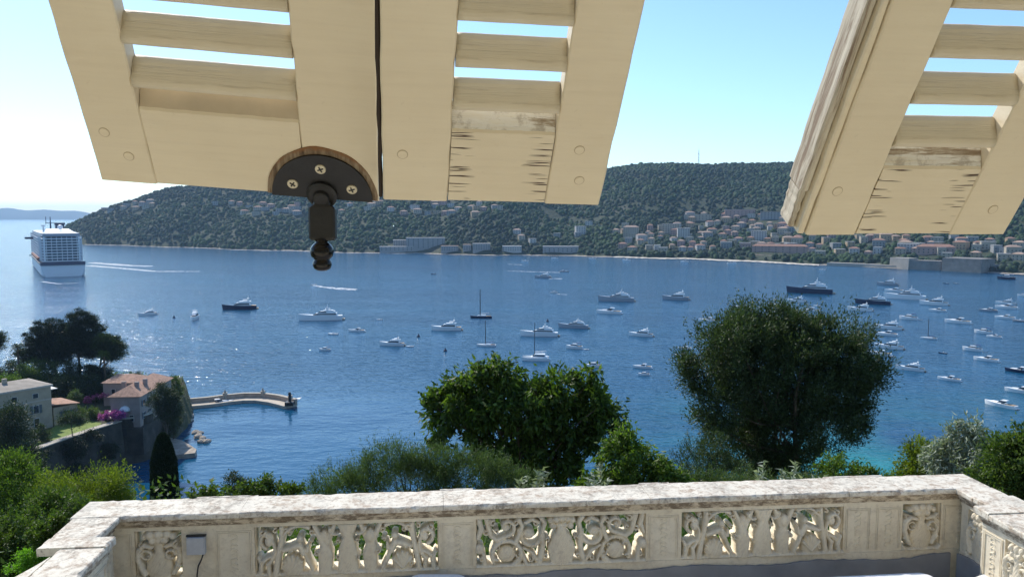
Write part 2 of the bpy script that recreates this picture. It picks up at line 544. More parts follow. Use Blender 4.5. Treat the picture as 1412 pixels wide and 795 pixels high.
U_C = [(p - 706) / FPX for p in (60, 90, 120, 330, 480, 640, 850, 1000, 1100, 1200, 1290, 1412, 1600, 2000)]
D_C = [at_z(706 + u * FPX, py).y for u, py in zip(U_C, (331, 333, 337, 344, 348, 351, 354, 359, 363, 368, 373, 378, 382, 388))]
U_R = [(p - 706) / FPX for p in (40, 78, 95, 130, 190, 230, 330, 560, 700, 835, 900, 965, 1040, 1110, 1200, 1412, 2000)]
D_R = [1900, 1880, 1860, 1800, 1780, 1800, 1820, 1850, 1850, 1850, 1880, 1900, 1900, 1900, 1850, 1750, 1750]
H_R = [-8, 6, 32, 62, 88, 114, 138, 150, 158, 163, 174, 178, 176, 181, 186, 190, 170]
def cape_h(x, y):
    x = np.asarray(x, float); y = np.asarray(y, float)
    u = x / np.maximum(y, 1)
    dc = np.interp(u, U_C, D_C) + 9 * np.sin(x * .031) + 5 * np.sin(x * .083 + 1)
    dr = np.interp(u, U_R, D_R); hr = np.interp(u, U_R, H_R)
    t = (y - dc) / (dr - dc)
    left = np.interp(t, [-1, -.02, 0, .02, .12, .3, .55, .8, 1, 1.5, 2.2], [-.06, -.06, .0, .035, .16, .36, .62, .9, 1, .86, .7])
    right = np.interp(t, [-1, -.02, 0, .015, .06, .18, .38, .52, .75, 1, 1.5, 2.2], [-.05, -.05, .0, .022, .045, .13, .30, .52, .84, 1, .9, .7])
    w = np.clip((u + .02) / .12, 0, 1)
    f = left * (1 - w) + right * w
    nz = (np.sin(x * .011 + y * .006) + .7 * np.sin(x * .023 - y * .017 + 2) + .45 * np.sin(x * .047 + y * .041)) * np.clip(t * 3, 0, 1) * np.clip(1.3 - t, .15, 1)
    gul = np.abs(np.sin(x * .0135 + .9 * np.sin(y * .006) + 1)) ** 1.5 - .5
    nz = nz + 3.6 * gul * np.clip(t * 4, 0, 1) * np.clip(1.25 - t, .0, 1)
    return np.where(hr > 0, f * hr, np.minimum(f, 0) * 60 - 6 * (hr <= 0)) + nz * 4.0 * (hr > 20)

xs = np.arange(-1350, 1500, 11.0); ys = np.arange(740, 2900, 11.0)
X, Y = np.meshgrid(xs, ys)
Z = cape_h(X, Y) + RNG.normal(0, .5, X.shape)
ny, nx = X.shape
idx = np.arange(nx * ny).reshape(ny, nx)
F = np.stack([idx[:-1, :-1], idx[:-1, 1:], idx[1:, 1:], idx[1:, :-1]], -1).reshape(-1, 4)
keep = Z.ravel()[F].max(1) > -3.5
cape = np_mesh('hillside', np.stack([X, Y, np.maximum(Z, -6)], -1).reshape(-1, 3), F[keep], M_CAPE, smooth=True)
tag(cape, kind='structure')

def hit_cape(px, py):
    d = ray(px, py)
    y0 = at_z(px, py, 0).y if d.z < 0 else 3000
    yy = np.arange(750, 2600, 3.0)
    xx = d.x / d.y * yy; zz = EYE + d.z / d.y * yy
    hh = cape_h(xx, yy)
    k = np.where(hh > np.maximum(zz, 0.0))[0]
    if len(k) == 0: return None
    i = k[0]
    return Vector((xx[i], yy[i], hh[i]))

# far low coast on the horizon
def far_coast():
    mb = MB(); n = 90
    prof = []
    for i in range(n):
        t = i / (n - 1); px = -400 + t * 760
        e = 7.5 + 3.2 * math.sin(px * .021 + .5) + 1.8 * math.sin(px * .057 + 2) + 1.0 * math.sin(px * .13)
        if px > 40: e *= max(.15, 1 - (px - 40) / 190)
        prof.append((px, max(e, .5) + 4.0))
    front = []; top = []; back = []
    for px, e in prof:
        p = at_y(px, 297, 12300)
        front.append((p.x, 11900, -2)); top.append((p.x, 12300, e / FPX * 12300)); back.append((p.x, 12800, -2))
    vs = front + top + back; fs = []
    for i in range(n - 1):
        fs += [(i, i+1, n+i+1, n+i), (n+i, n+i+1, 2*n+i+1, 2*n+i)]
    mb.add(vs, fs); o = mb.build('distant_hills', M_FARHILL, smooth=True, fix=False); tag(o, kind='structure')
far_coast()

# near slope and the little headland on the left
E_Y = [120, 140, 158, 176, 188, 205, 222, 236, 244, 252]
E_X = [-99.5, -99.5, -98.6, -94.2, -91, -90, -93, -98.5, -104, -120]
def near_h(x, y):
    x = np.asarray(x, float); y = np.asarray(y, float)
    slope = 53.0 - .362 * (y - 8) - .00 * x
    slope = slope - np.clip(-x - 5, 0, 60) * .03
    s = np.where(y < 8, 53.0, slope)
    s = s + (np.sin(x * .21 + y * .13) * .25 + np.sin(x * .07 - y * .09) * .6) * np.clip((y - 14) / 20, 0, 1)
    coast = 150 + 4 * np.sin(x * .06)
    s = np.where(y > coast - 4, s - (y - coast + 4) * .9, s)
    ex = np.interp(y, E_Y, E_X)
    din = ex - x                                   # >0 inside the headland
    plat = np.where(y < 252, np.clip(10 - np.clip(y - 236, 0, 99) * .8, -4, 10), -4)
    plat = np.where(din > 0, plat, np.minimum(plat, np.clip(10 - 14 * (-din) / 3.0, -4, 10)))
    plat = np.where(y < 118, -4, plat)
    return np.maximum(np.maximum(s, plat), -4)
xs = np.arange(-250, 262, 2.0); ys = np.arange(-60, 262, 2.0)
X, Y = np.meshgrid(xs, ys); Z = near_h(X, Y)
ny, nx = X.shape; idx = np.arange(nx * ny).reshape(ny, nx)
F = np.stack([idx[:-1, :-1], idx[:-1, 1:], idx[1:, 1:], idx[1:, :-1]], -1).reshape(-1, 4)
keep = Z.ravel()[F].max(1) > -3.5
o = np_mesh('ground', np.stack([X, Y, Z], -1).reshape(-1, 3), F[keep], M_GROUND, smooth=True)
tag(o, kind='structure')

# air: one closed box of thin haze round everything
hm = bpy.data.materials.new('haze_air'); hm.use_nodes = True
hm.node_tree.nodes.remove(hm.node_tree.nodes['Principled BSDF'])
pv = hm.node_tree.nodes.new('ShaderNodeVolumePrincipled')
pv.inputs['Color'].default_value = (.46, .70, 1.0, 1); pv.inputs['Density'].default_value = .000068
pv.inputs['Anisotropy'].default_value = .2
hm.node_tree.links.new(pv.outputs[0], hm.node_tree.nodes['Material Output'].inputs['Volume'])
mb = MB(); mb.box((0, 0, 122), (32000, 32000, 260))
o = mb.build('haze', hm); tag(o, kind='stuff')

# ------------------------------------------------------------------ stone balustrade, terrace
RAIL_Z = EYE - 2.63
A0 = Vector((-3.443, 6.789, RAIL_Z)); SDIR = Vector((.9956, .0938, 0)).normalized(); NDIR = Vector((-SDIR.y, SDIR.x, 0))
LEN = 7.776
def frame(o, s, n):
    M = Matrix.Identity(4)
    for i in range(3): M[i][0] = s[i]; M[i][1] = n[i]; M[i][2] = (0, 0, 1)[i]; M[i][3] = o[i]
    return M
FR = frame(A0, SDIR, NDIR)                                    # front run: s to the right, n outward (to the sea)
FL = frame(A0, -NDIR, -SDIR)                                  # left wing: s toward the house, n outward (left)
FRT = frame(A0 + SDIR * LEN, -NDIR, SDIR)                     # right wing
bal = thing('stone_balustrade', 'carved cream stone balustrade with pierced panels and weathered flat rail around terrace', 'balustrade')

def worn_slab(mb, M, s0, s1, n0, n1, z0, z1, amp=.006, step=.05, seed=0):
    """a rail slab with chipped uneven arrises"""
    rr = random.Random(seed); k = max(2, int(abs(s1 - s0) / step)); secs = []
    w = [0, 0, 0, 0]
    for i in range(k + 1):
        s = s0 + (s1 - s0) * i / k
        w = [a * .7 + rr.uniform(-amp, amp) * .7 for a in w]
        c = .008 + (rr.random() ** 6) * .02
        prof = [(n0 + w[0] + .004, z0), (n0 + w[0], z0 + .01), (n0 + w[0] - 0.0, z1 - c), (n0 + w[0] + c, z1 + w[2] * .3),
                ((n0 + n1) / 2, z1 + w[3] * .25), (n1 + w[1] - c, z1 + w[2] * .3), (n1 + w[1], z1 - c), (n1 + w[1] - .004, z0)]
        secs.append([M @ Vector((s, a, b)) for a, b in prof])
    mb.loft(secs)
    return mb

def cap(M, s0, s1, n0, n1, seed, dz=0.0, z0=-.05):
    worn_slab(MB(), M, s0, s1, n0, n1, z0, dz, seed=seed)
    mb = MB(); worn_slab(mb, M, s0, s1, n0, n1, z0, dz, seed=seed)
    return mb
# rails in separate stones (each course a part); corners butt
stones = [(-.42, 1.02, .0), (1.02, 2.83, .0), (2.83, 4.76, .0), (4.76, 6.70, .0), (6.70, LEN + .36, .0)]
for i, (s0, s1, dz) in enumerate(stones):
    cap(FR, s0 + .0015, s1 - .0015, 0, .42 if i % 2 == 0 else .42, i, .001 * (i % 2)).build('rail_stone', M_CAP, bal)
# pier bosses that stand slightly proud on the sea side
for (s0, s1) in ((.53, 1.09), (2.80, 3.12), (4.76, 5.06), (6.66, 7.28)):
    mb = MB(); worn_slab(mb, FR, s0, s1, .423, .465, -.05, -.002, seed=int(s0 * 9)); mb.build('rail_boss', M_CAP, bal)
# wings
def wing(M, seed, mirror):
    w = .40 if not mirror else .38
    cap(M, .003, .24, 0, w, seed).build('rail_stone', M_CAP, bal)
    cap(M, .2415, .47, 0, w - .01 + (.05 if mirror else 0), seed + 1, .004).build('rail_stone', M_CAP, bal)
    cap(M, .473, .665, -.15, w - .02 + (.06 if mirror else 0), seed + 2, .012, -.055).build('rail_stone', M_CAP, bal)
    cap(M, .668, 2.9, -.15, w - .19, seed + 3).build('rail_stone', M_CAP, bal)
    if not mirror:
        mb = MB(); secs = []
        for k in range(15):
            f = k / 14; s_ = .80 + 1.3 * f; n1 = .215 + .30 * math.sin(f * math.pi * .5) ** 1.3
            secs.append([M @ Vector(q) for q in ((s_, .2135, -.05), (s_, .2135, -.002), (s_, n1 + .004, -.004), (s_, n1 + .012, -.05))])
        mb.loft(secs); mb.build('rail_stone', M_CAP, bal)
wing(FL, 31, False); wing(FRT, 41, True)

def face_run(M, s0, s1, n0, holes, seed):
    """moulded frieze, pilasters with sunk fields, panel frames, plinth along one run; holes = [(a, b, kind)]"""
    # frieze: three stepped mouldings
    mb = MB()
    mb.box(((s0 + s1) / 2, n0 + .15, -.07), (s1 - s0, .315, .038), M=M)
    mb.box(((s0 + s1) / 2, n0 + .16, -.1065), (s1 - s0, .30, .033), M=M)
    k = int((s1 - s0) / .04)
    mb.build('frieze', M_FRIEZE, bal)
    mb = MB(); mb.box(((s0 + s1) / 2, n0 + .165, -.1425), (s1 - s0, .28, .037), M=M); mb.build('architrave', M_STONE, bal)
    mb = MB(); mb.box(((s0 + s1) / 2, n0 + .165, -.83), (s1 - s0, .28, .40), M=M); mb.build('plinth', M_STONE, bal)
    edges = [s0] + [e for h in holes for e in (h[0], h[1])] + [s1]
    for j in range(0, len(edges), 2):
        a, b = edges[j], edges[j + 1]
        if b - a < .03: continue
        mb = MB(); mb.box(((a + b) / 2, n0 + .17, -.396), (b - a, .27, .466), M=M)
        if b - a > .2:
            # raised reeded borders and a sunk field with a faint relief ornament
            t = n0 + .033
            def strip(c0, c1, z0, z1, th=.007): mb.box(((c0 + c1) / 2, t - th / 2, (z0 + z1) / 2), (c1 - c0, th, z1 - z0), M=M)
            cols = [(a + .025, b - .025)] if b - a < .45 else [(a + .02, (a + b) / 2 - .03), ((a + b) / 2 + .03, b - .02)]
            if seed == 1 and j == 2: cols = [(a + .30, b - .025)]
            for (c0, c1) in cols:
                for q in (0, .016):
                    strip(c0 + q, c0 + q + .009, -.60, -.19); strip(c1 - q - .009, c1 - q, -.60, -.19)
                    strip(c0 + q + .0095, c1 - q - .0095, -.20 - q, -.191 - q, .006)
                cx = (c0 + c1) / 2
                rr = random.Random(int(a * 100))
                for z in np.arange(-.56, -.24, .045):
                    sg = 1 if rr.random() < .5 else -1
                    pts = [M @ Vector((cx + sg * .03 * math.cos(g), t - .001, z + .02 * math.sin(g))) for g in np.linspace(.3, 4.6, 9)]
                    mb.tube(pts, .0055, 6)
        mb.build('pilaster', M_STONE, bal)
    for (a, b, kind) in holes:
        pierced(M, a, b, -.165, -.625, n0 + .06, kind)

# --- pierced ornament from a field of strokes: each shape = ('s', [(x,y,r)...]) stroke or ('d', x, y, rx, ry) disc
def arc(cx, cy, r, a0, a1, w0, w1, n=14):
    out = []
    for i in range(n + 1):
        t = i / n; a = R(a0 + (a1 - a0) * t)
        out.append((cx + r * math.cos(a), cy + r * math.sin(a), w0 + (w1 - w0) * t))
    return ('s', out)
def spiral(cx, cy, r0, r1, a0, a1, w0, w1, n=24):
    out = []
    for i in range(n + 1):
        t = i / n; a = R(a0 + (a1 - a0) * t); r = r0 + (r1 - r0) * t
        out.append((cx + r * math.cos(a), cy + r * math.sin(a), w0 + (w1 - w0) * t))
    return ('s', out)
def half_cherub():
    s = []
    s.append(spiral(.125, .335, .085, .02, 250, -60, .020, .016))              # big leaf scroll upper corner
    s.append(('d', .13, .325, .038, .05))
    s.append(arc(.02, .24, .16, -55, 60, .020, .014))
    s.append(arc(.17, .06, .12, 175, 80, .024, .016))
    s.append(('s', [(.04, .0, .025), (.06, .09, .02), (.03, .17, .015)]))
    s.append(('s', [(.245, .46, .022), (.245, .36, .026), (.225, .26, .024), (.20, .14, .026), (.18, .0, .03)]))
    s.append(('s', [(.155, .16, .016), (.12, .10, .02), (.13, .0, .024)]))
    s.append(('d', .335, .07, .095, .115))                                      # shell
    for k in range(5):
        a = R(35 + k * 27); s.append(('s', [(.335, .03, .01), (.335 + .1 * math.cos(a), .04 + .14 * math.sin(a), .017)]))
    s.append(('s', [(.26, .235, .022), (.33, .255, .027), (.40, .275, .03), (.435, .2, .026)]))   # cherub trunk and leg
    s.append(('d', .405, .335, .032, .035))                                     # head
    s.append(('s', [(.43, .235, .024), (.47, .215, .018), (.475, .27, .014)]))
    s.append(('s', [(.44, .21, .02), (.475, .12, .022), (.515, .045, .02), (.50, 0, .03)]))
    s.append(arc(.405, .30, .16, 160, 60, .012, .020))                          # hood arch
    s.append(('s', [(.535, .45, .02), (.575, .36, .026), (.615, .27, .03)]))   # vase with spread arms
    s.append(('s', [(.715, .45, .02), (.68, .36, .026), (.64, .27, .03)]))
    s.append(('d', .628, .345, .05, .062))
    s.append(('s', [(.628, .24, .05), (.632, .17, .068), (.63, .09, .062), (.625, .0, .06)]))
    s.append(('s', [(.835, .46, .10), (.835, .41, .075), (.835, .34, .05), (.835, .28, .066), (.835, .2, .085), (.835, .1, .088), (.835, 0, .10)]))
    s.append(('s', [(.54, .0, .03), (.72, .0, .03)])); s.append(('s', [(0, .004, .022), (.85, .004, .022)]))
    s.append(arc(.725, .42, .05, 180, 300, .018, .012))
    return s
def half_scroll():
    s = []
    s.append(('d', .285, .115, .085, .085)); s.append(arc(.285, .11, .135, 200, -20, .022, .020))
    s.append(spiral(.285, .375, .085, .02, 270, 620, .020, .016)); s.append(('d', .285, .375, .03, .03))
    s.append(('s', [(.10, .46, .03), (.115, .38, .026), (.14, .29, .024), (.19, .25, .022), (.27, .28, .02)]))
    s.append(('s', [(.03, .46, .022), (.05, .36, .028), (.02, .28, .02)])); s.append(('d', .03, .17, .045, .05))
    s.append(('s', [(.02, .20, .016), (.07, .12, .02), (.08, 0, .028)]))
    s.append(spiral(.50, .285, .115, .03, 350, 20, .024, .018)); s.append(('d', .49, .30, .045, .04))
    s.append(('s', [(.40, .44, .022), (.43, .38, .02), (.40, .30, .024), (.37, .22, .022)]))
    s.append(('s', [(.615, .30, .026), (.625, .2, .028), (.61, .1, .026), (.58, .0, .03)]))
    s.append(('s', [(.44, .17, .014), (.52, .12, .02), (.56, .05, .022)])); s.append(('s', [(.41, .15, .016), (.45, .06, .02), (.47, .0, .022)]))
    s.append(('s', [(.62, .32, .02), (.64, .40, .022), (.60, .46, .022)])); s.append(('s', [(.46, .41, .018), (.52, .44, .02), (.58, .41, .016)]))
    for (x, y) in ((.70, .42), (.75, .43), (.80, .44), (.72, .37), (.78, .375)): s.append(('d', x, y, .034, .034))
    s.append(('s', [(.80, .33, .05), (.80, .27, .06), (.80, .22, .10), (.80, .15, .13), (.80, .08, .115), (.80, 0, .10)]))
    s.append(('s', [(0, .004, .02), (.8, .004, .02)])); s.append(('s', [(.36, .0, .035), (.40, .05, .03)]))
    return s
def single_vase():
    s = []
    for (x, y, r) in ((.08, .40, .03), (.13, .42, .04), (.2, .42, .045), (.27, .42, .04), (.32, .4, .03), (.15, .37, .036), (.25, .37, .036), (.2, .37, .04)):
        s.append(('d', x, y, r, r))
    s.append(('s', [(.2, .34, .045), (.2, .27, .04), (.2, .2, .075), (.2, .13, .115), (.2, .06, .10), (.2, 0, .09)]))
    for sg in (-1, 1):
        s.append(('s', [(.2 + sg * .06, .31, .02), (.2 + sg * .12, .325, .022), (.2 + sg * .17, .28, .024), (.2 + sg * .175, .2, .024), (.2 + sg * .15, .12, .026), (.2 + sg * .12, .06, .02)]))
        s.append(('s', [(.2 + sg * .19, .04, .014), (.2 + sg * .17, .0, .03)])); s.append(arc(.2 + sg * .105, .24, .04, 0, 300, .012, .01))
    s.append(('s', [(0, .004, .02), (.4, .004, .02)]))
    return s

def pierced(M, s0, s1, z1, z0, nf, kind):
    Wd, Hd = s1 - s0, z1 - z0
    if kind == 'cherub': base, full = half_cherub(), 1.67
    elif kind == 'scroll': base, full = half_scroll(), 1.6
    else: base, full = single_vase(), .40
    curls = {'cherub': ((.07, .41, .028), (.19, .42, .024), (.285, .41, .03), (.32, .40, .02), (.515, .40, .024), (.50, .30, .02), (.25, .07, .022), (.56, .20, .022), (.07, .13, .024), (.745, .30, .018), (.74, .15, .02)),
             'scroll': ((.09, .33, .028), (.16, .42, .03), (.19, .34, .022), (.37, .42, .026), (.40, .34, .022), (.17, .05, .026), (.20, .18, .02), (.40, .10, .026), (.36, .17, .022), (.53, .19, .022), (.51, .06, .024), (.56, .40, .024), (.65, .08, .024), (.66, .25, .022), (.05, .08, .022)),
             'vase': ((.05, .34, .022), (.35, .34, .022), (.12, .22, .018), (.28, .22, .018), (.04, .12, .02), (.36, .12, .02))}[kind]
    base = list(base)
    for i, (cx, cy, r) in enumerate(curls):
        a0 = (i * 77) % 360; base.append(spiral(cx, cy, r, r * .35, a0, a0 + (300 if i % 2 else -300), r * .42, r * .3, 12))
    sh = list(base)
    if kind != 'vase':
        for q in base:
            if q[0] == 's': sh.append(('s', [(full - x, y, r) for (x, y, r) in q[1]]))
            else: sh.append(('d', full - q[1], q[2], q[3], q[4]))
    kx = Wd / full; ky = Hd / .46
    st = .0058
    nxc, nyc = int(Wd / st), int(Hd / st)
    gx = np.linspace(0, Wd, nxc + 1); gy = np.linspace(0, Hd, nyc + 1)
    GX, GY = np.meshgrid(gx, gy)
    def field(GX, GY):
        phi = np.full(GX.shape, -1.0); blg = np.zeros(GX.shape)
        for i, q in enumerate(sh):
            lift = .006 * ((i * 7) % 4)
            if q[0] == 'd':
                cx, cy, rx, ry = q[1] * kx, q[2] * ky, q[3] * kx, q[4] * ky
                dd = np.sqrt(((GX - cx) / rx) ** 2 + ((GY - cy) / ry) ** 2)
                f = (1 - dd) * min(rx, ry)
                b = .045 * np.sqrt(np.clip(1 - dd ** 2, 0, 1)) + lift * (f > 0)
                phi = np.maximum(phi, f); blg = np.maximum(blg, b)
            else:
                pts = q[1]
                for (xa, ya, ra), (xb, yb, rb) in zip(pts[:-1], pts[1:]):
                    xa, xb, ya, yb = xa * kx, xb * kx, ya * ky, yb * ky
                    dx, dy = xb - xa, yb - ya; L2 = dx * dx + dy * dy + 1e-12
                    t = np.clip(((GX - xa) * dx + (GY - ya) * dy) / L2, 0, 1)
                    dd = np.hypot(GX - xa - t * dx, GY - ya - t * dy); r = ra + (rb - ra) * t
                    f = r - dd
                    b = .038 * np.sqrt(np.clip(1 - (dd / r) ** 2, 0, 1)) + lift * (f > 0)
                    phi = np.maximum(phi, f); blg = np.maximum(blg, b)
        edge = np.minimum(np.minimum(GX, Wd - GX), np.minimum(GY, Hd - GY))
        return np.maximum(phi, .010 - edge), blg
    phi, blg = field(GX, GY)
    gyy, gxx = np.gradient(phi, gy, gx)
    g2 = gxx ** 2 + gyy ** 2 + 1e-6
    cc = (phi[:-1, :-1] + phi[1:, :-1] + phi[:-1, 1:] + phi[1:, 1:]) / 4 > 0
    mv = (phi < 0)
    stp = np.clip(-phi / np.sqrt(g2), 0, st) * mv
    PX = np.clip(GX + gxx / np.sqrt(g2) * stp, 0, Wd); PY = np.clip(GY + gyy / np.sqrt(g2) * stp, 0, Hd)
    rip = .004 * np.sin(GX * 260 + GY * 90) * np.sin(GY * 230)
    front = nf - blg + rip * (blg > .01)
    idx = np.arange(GX.size).reshape(GX.shape); n = GX.size
    a, b, c, d = idx[:-1, :-1][cc], idx[:-1, 1:][cc], idx[1:, 1:][cc], idx[1:, :-1][cc]
    F1 = np.stack([a, b, c, d], -1); F2 = np.stack([a + n, d + n, c + n, b + n], -1)
    pad = np.pad(cc, 1)
    sides = []
    for (di, dj, e) in ((-1, 0, (0, 1)), (1, 0, (2, 3)), (0, -1, (3, 0)), (0, 1, (1, 2))):
        nb = pad[1 + di:pad.shape[0] - 1 + di, 1 + dj:pad.shape[1] - 1 + dj]
        mk = cc & ~nb
        q = [idx[:-1, :-1][mk], idx[:-1, 1:][mk], idx[1:, 1:][mk], idx[1:, :-1][mk]]
        p0, p1 = q[e[0]], q[e[1]]
        sides.append(np.stack([p1, p0, p0 + n, p1 + n], -1))
    Fa = np.concatenate([F1, F2] + sides)
    V = np.concatenate([np.stack([PX + s0, front, PY + z0], -1).reshape(-1, 3),
                        np.stack([PX + s0, np.full_like(front, nf + .12), PY + z0], -1).reshape(-1, 3)])
    Mn = np.array(M); V = V @ Mn[:3, :3].T + Mn[:3, 3]
    used = np.unique(Fa); rm = np.zeros(len(V), int); rm[used] = np.arange(len(used))
    np_mesh('pierced_panel', V[used], rm[Fa], M_STONE, bal, smooth=False)

face_run(FR, -.32, LEN + .32, .035, [(.09, .495, 'vase'), (1.13, 2.785, 'cherub'), (3.13, 4.735, 'scroll'), (5.08, 6.69, 'cherub'), (7.29, 7.685, 'vase')], 1)
# wings: butt against the front run
face_run(FL, .004, .50, .035, [(.1, .42, 'vase')], 2)
face_run(FRT, .004, .50, .035, [(.1, .42, 'vase')], 3)
face_run(FL, .503, 2.85, -.115, [(.86, 1.26, 'vase'), (1.6, 2.6, 'scroll')], 4)
face_run(FRT, .503, 2.85, -.115, [(.80, 1.10, 'vase'), (1.4, 2.4, 'scroll')], 5)

# grey waterproof upstand with an uneven brushed top edge, around the foot of the parapet
def upstand(M, s0, s1, n0, base, seed):
    rr = random.Random(seed); mb = MB(); k = int((s1 - s0) / .04); vs = []
    w = 0
    for i in range(k + 1):
        s = s0 + (s1 - s0) * i / k; w = w * .85 + rr.uniform(-.008, .008)
        zt = base + w + .012 * math.sin(s * 5.1)
        vs += [(s, n0, -.998), (s, n0, zt), (s, n0 + .02, zt)]
    vs = [M @ Vector(v) for v in vs]
    fs = [(3*i + j, 3*i + j + 3, 3*i + j + 4, 3*i + j + 1) for i in range(k) for j in (0, 1)]
    mb.add(vs, fs)
    return mb
ups = upstand(FR, .0, LEN, .0235, -.685, 3)
for i in range(0, len(ups.v)): pass
ups.build('waterproof_upstand', M_GREY, bal, fix=False)
upstand(FL, .03, .50, .0235, -.64, 4).build('waterproof_upstand', M_GREY, bal, fix=False)
upstand(FRT, .03, .50, .0235, -.64, 5).build('waterproof_upstand', M_GREY, bal, fix=False)

# junction box and its cable on the left pilaster
jb = thing('junction_box', 'small grey electrical box on the pilaster left of first long panel', 'electrical box', FR @ Vector((.64, .03, -.285)))
def jbm():
    mb = MB(); c = FR @ Vector((.64, .03, -.285)); inv = Matrix.Translation(-c)
    M2 = inv @ FR
    mb.box((.64, .005, -.285), (.155, .048, .155), M=M2); mb.box((.64, -.024, -.285), (.145, .01, .145), M=M2)
    mb.build('casing', M_BOX, jb)
    mb = MB(); mb.box((.64, .012, -.198), (.17, .03, .012), M=M2); mb.build('top_shield', M_BLACK, jb)
    mb = MB(); pts = [M2 @ Vector(p) for p in ((.70, -.005, -.362), (.685, -.008, -.41), (.655, -.01, -.47), (.642, -.01, -.55), (.636, -.01, -.70))]
    mb.tube(pts, .007, 8); mb.build('cable', M_CABLE, jb, smooth=True)
jbm()

# terrace slab and the house behind the photographer
mb = MB()
pts = [A0 + NDIR * .02, A0 + SDIR * LEN + NDIR * .02, A0 + SDIR * (LEN + 1) - NDIR * 9, A0 - SDIR * 1 - NDIR * 9]
mb.prism([(p.x, p.y) for p in pts], RAIL_Z - 1.25, RAIL_Z - 1.0)
tag(mb.build('terrace_floor', M_FLOOR), kind='structure')
hs = thing('villa_facade', 'cream rendered villa wall behind the photographer carrying the shutters', 'house')
mb = MB(); mb.box((0, -1.2, RAIL_Z + 1.5), (16, .5, 9.0), rz=R(8)); mb.build('wall', M_FACADE, hs)
mb = MB(); mb.box((0, -.15, EYE + 1.12), (16, 1.6, .2), rz=R(8)); mb.build('eave', M_FACADE, hs)

# white sun loungers whose edges show along the bottom of the picture
def lounger(loc, rz, label, ln=1.9, wd=.62):
    t = thing('sun_lounger', label, 'sun lounger', loc, rz, 'white loungers along the parapet')
    secs = []
    k = 16
    pl = []
    r = .10
    for cx, cy, a0 in ((ln/2 - r, wd/2 - r, 0), (-ln/2 + r, wd/2 - r, 90), (-ln/2 + r, -wd/2 + r, 180), (ln/2 - r, -wd/2 + r, 270)):
        for j in range(6): a = R(a0 + j * 18); pl.append((cx + r * math.cos(a), cy + r * math.sin(a)))
    for dz, sc in ((.0, .97), (.012, 1.0), (.055, 1.0), (.07, .975), (.073, .93)):
        secs.append([Vector((x * (1 - (1 - sc) * .6), y * sc, .33 + dz)) for x, y in pl])
    mb = MB(); mb.loft(secs); mb.build('seat', M_WHITEPL, t, smooth=False)
    for sx in (-1, 1):
        for sy in (-1, 1):
            mb = MB(); mb.tube([(sx * (ln/2 - .25), sy * (wd/2 - .08), .33), (sx * (ln/2 - .2), sy * (wd/2 - .06), 0)], [.025, .02], 8); mb.build('leg', M_WHITEPL, t)
    return t
FZ = RAIL_Z - 1.0
p = at_z(1168, 791, FZ + .40)
lounger((at_z(1277, 790, FZ + .40) - SDIR * .93 - NDIR * .31).to_tuple()[:2] + (FZ + .012,), R(5.4) + R(.4), 'long white sun lounger below the right pierced panel')
q = at_z(1290, 788, FZ + .40)
lounger((q.x + .66, q.y - .86, FZ), R(-62), 'white sun lounger end in the right terrace corner', 1.7)
q = at_z(608, 790, FZ + .40)
lounger((q.x - .02, q.y - .86, FZ), R(90), 'white lounger tip below the first long pierced panel', 1.72, .16 * 3.2)

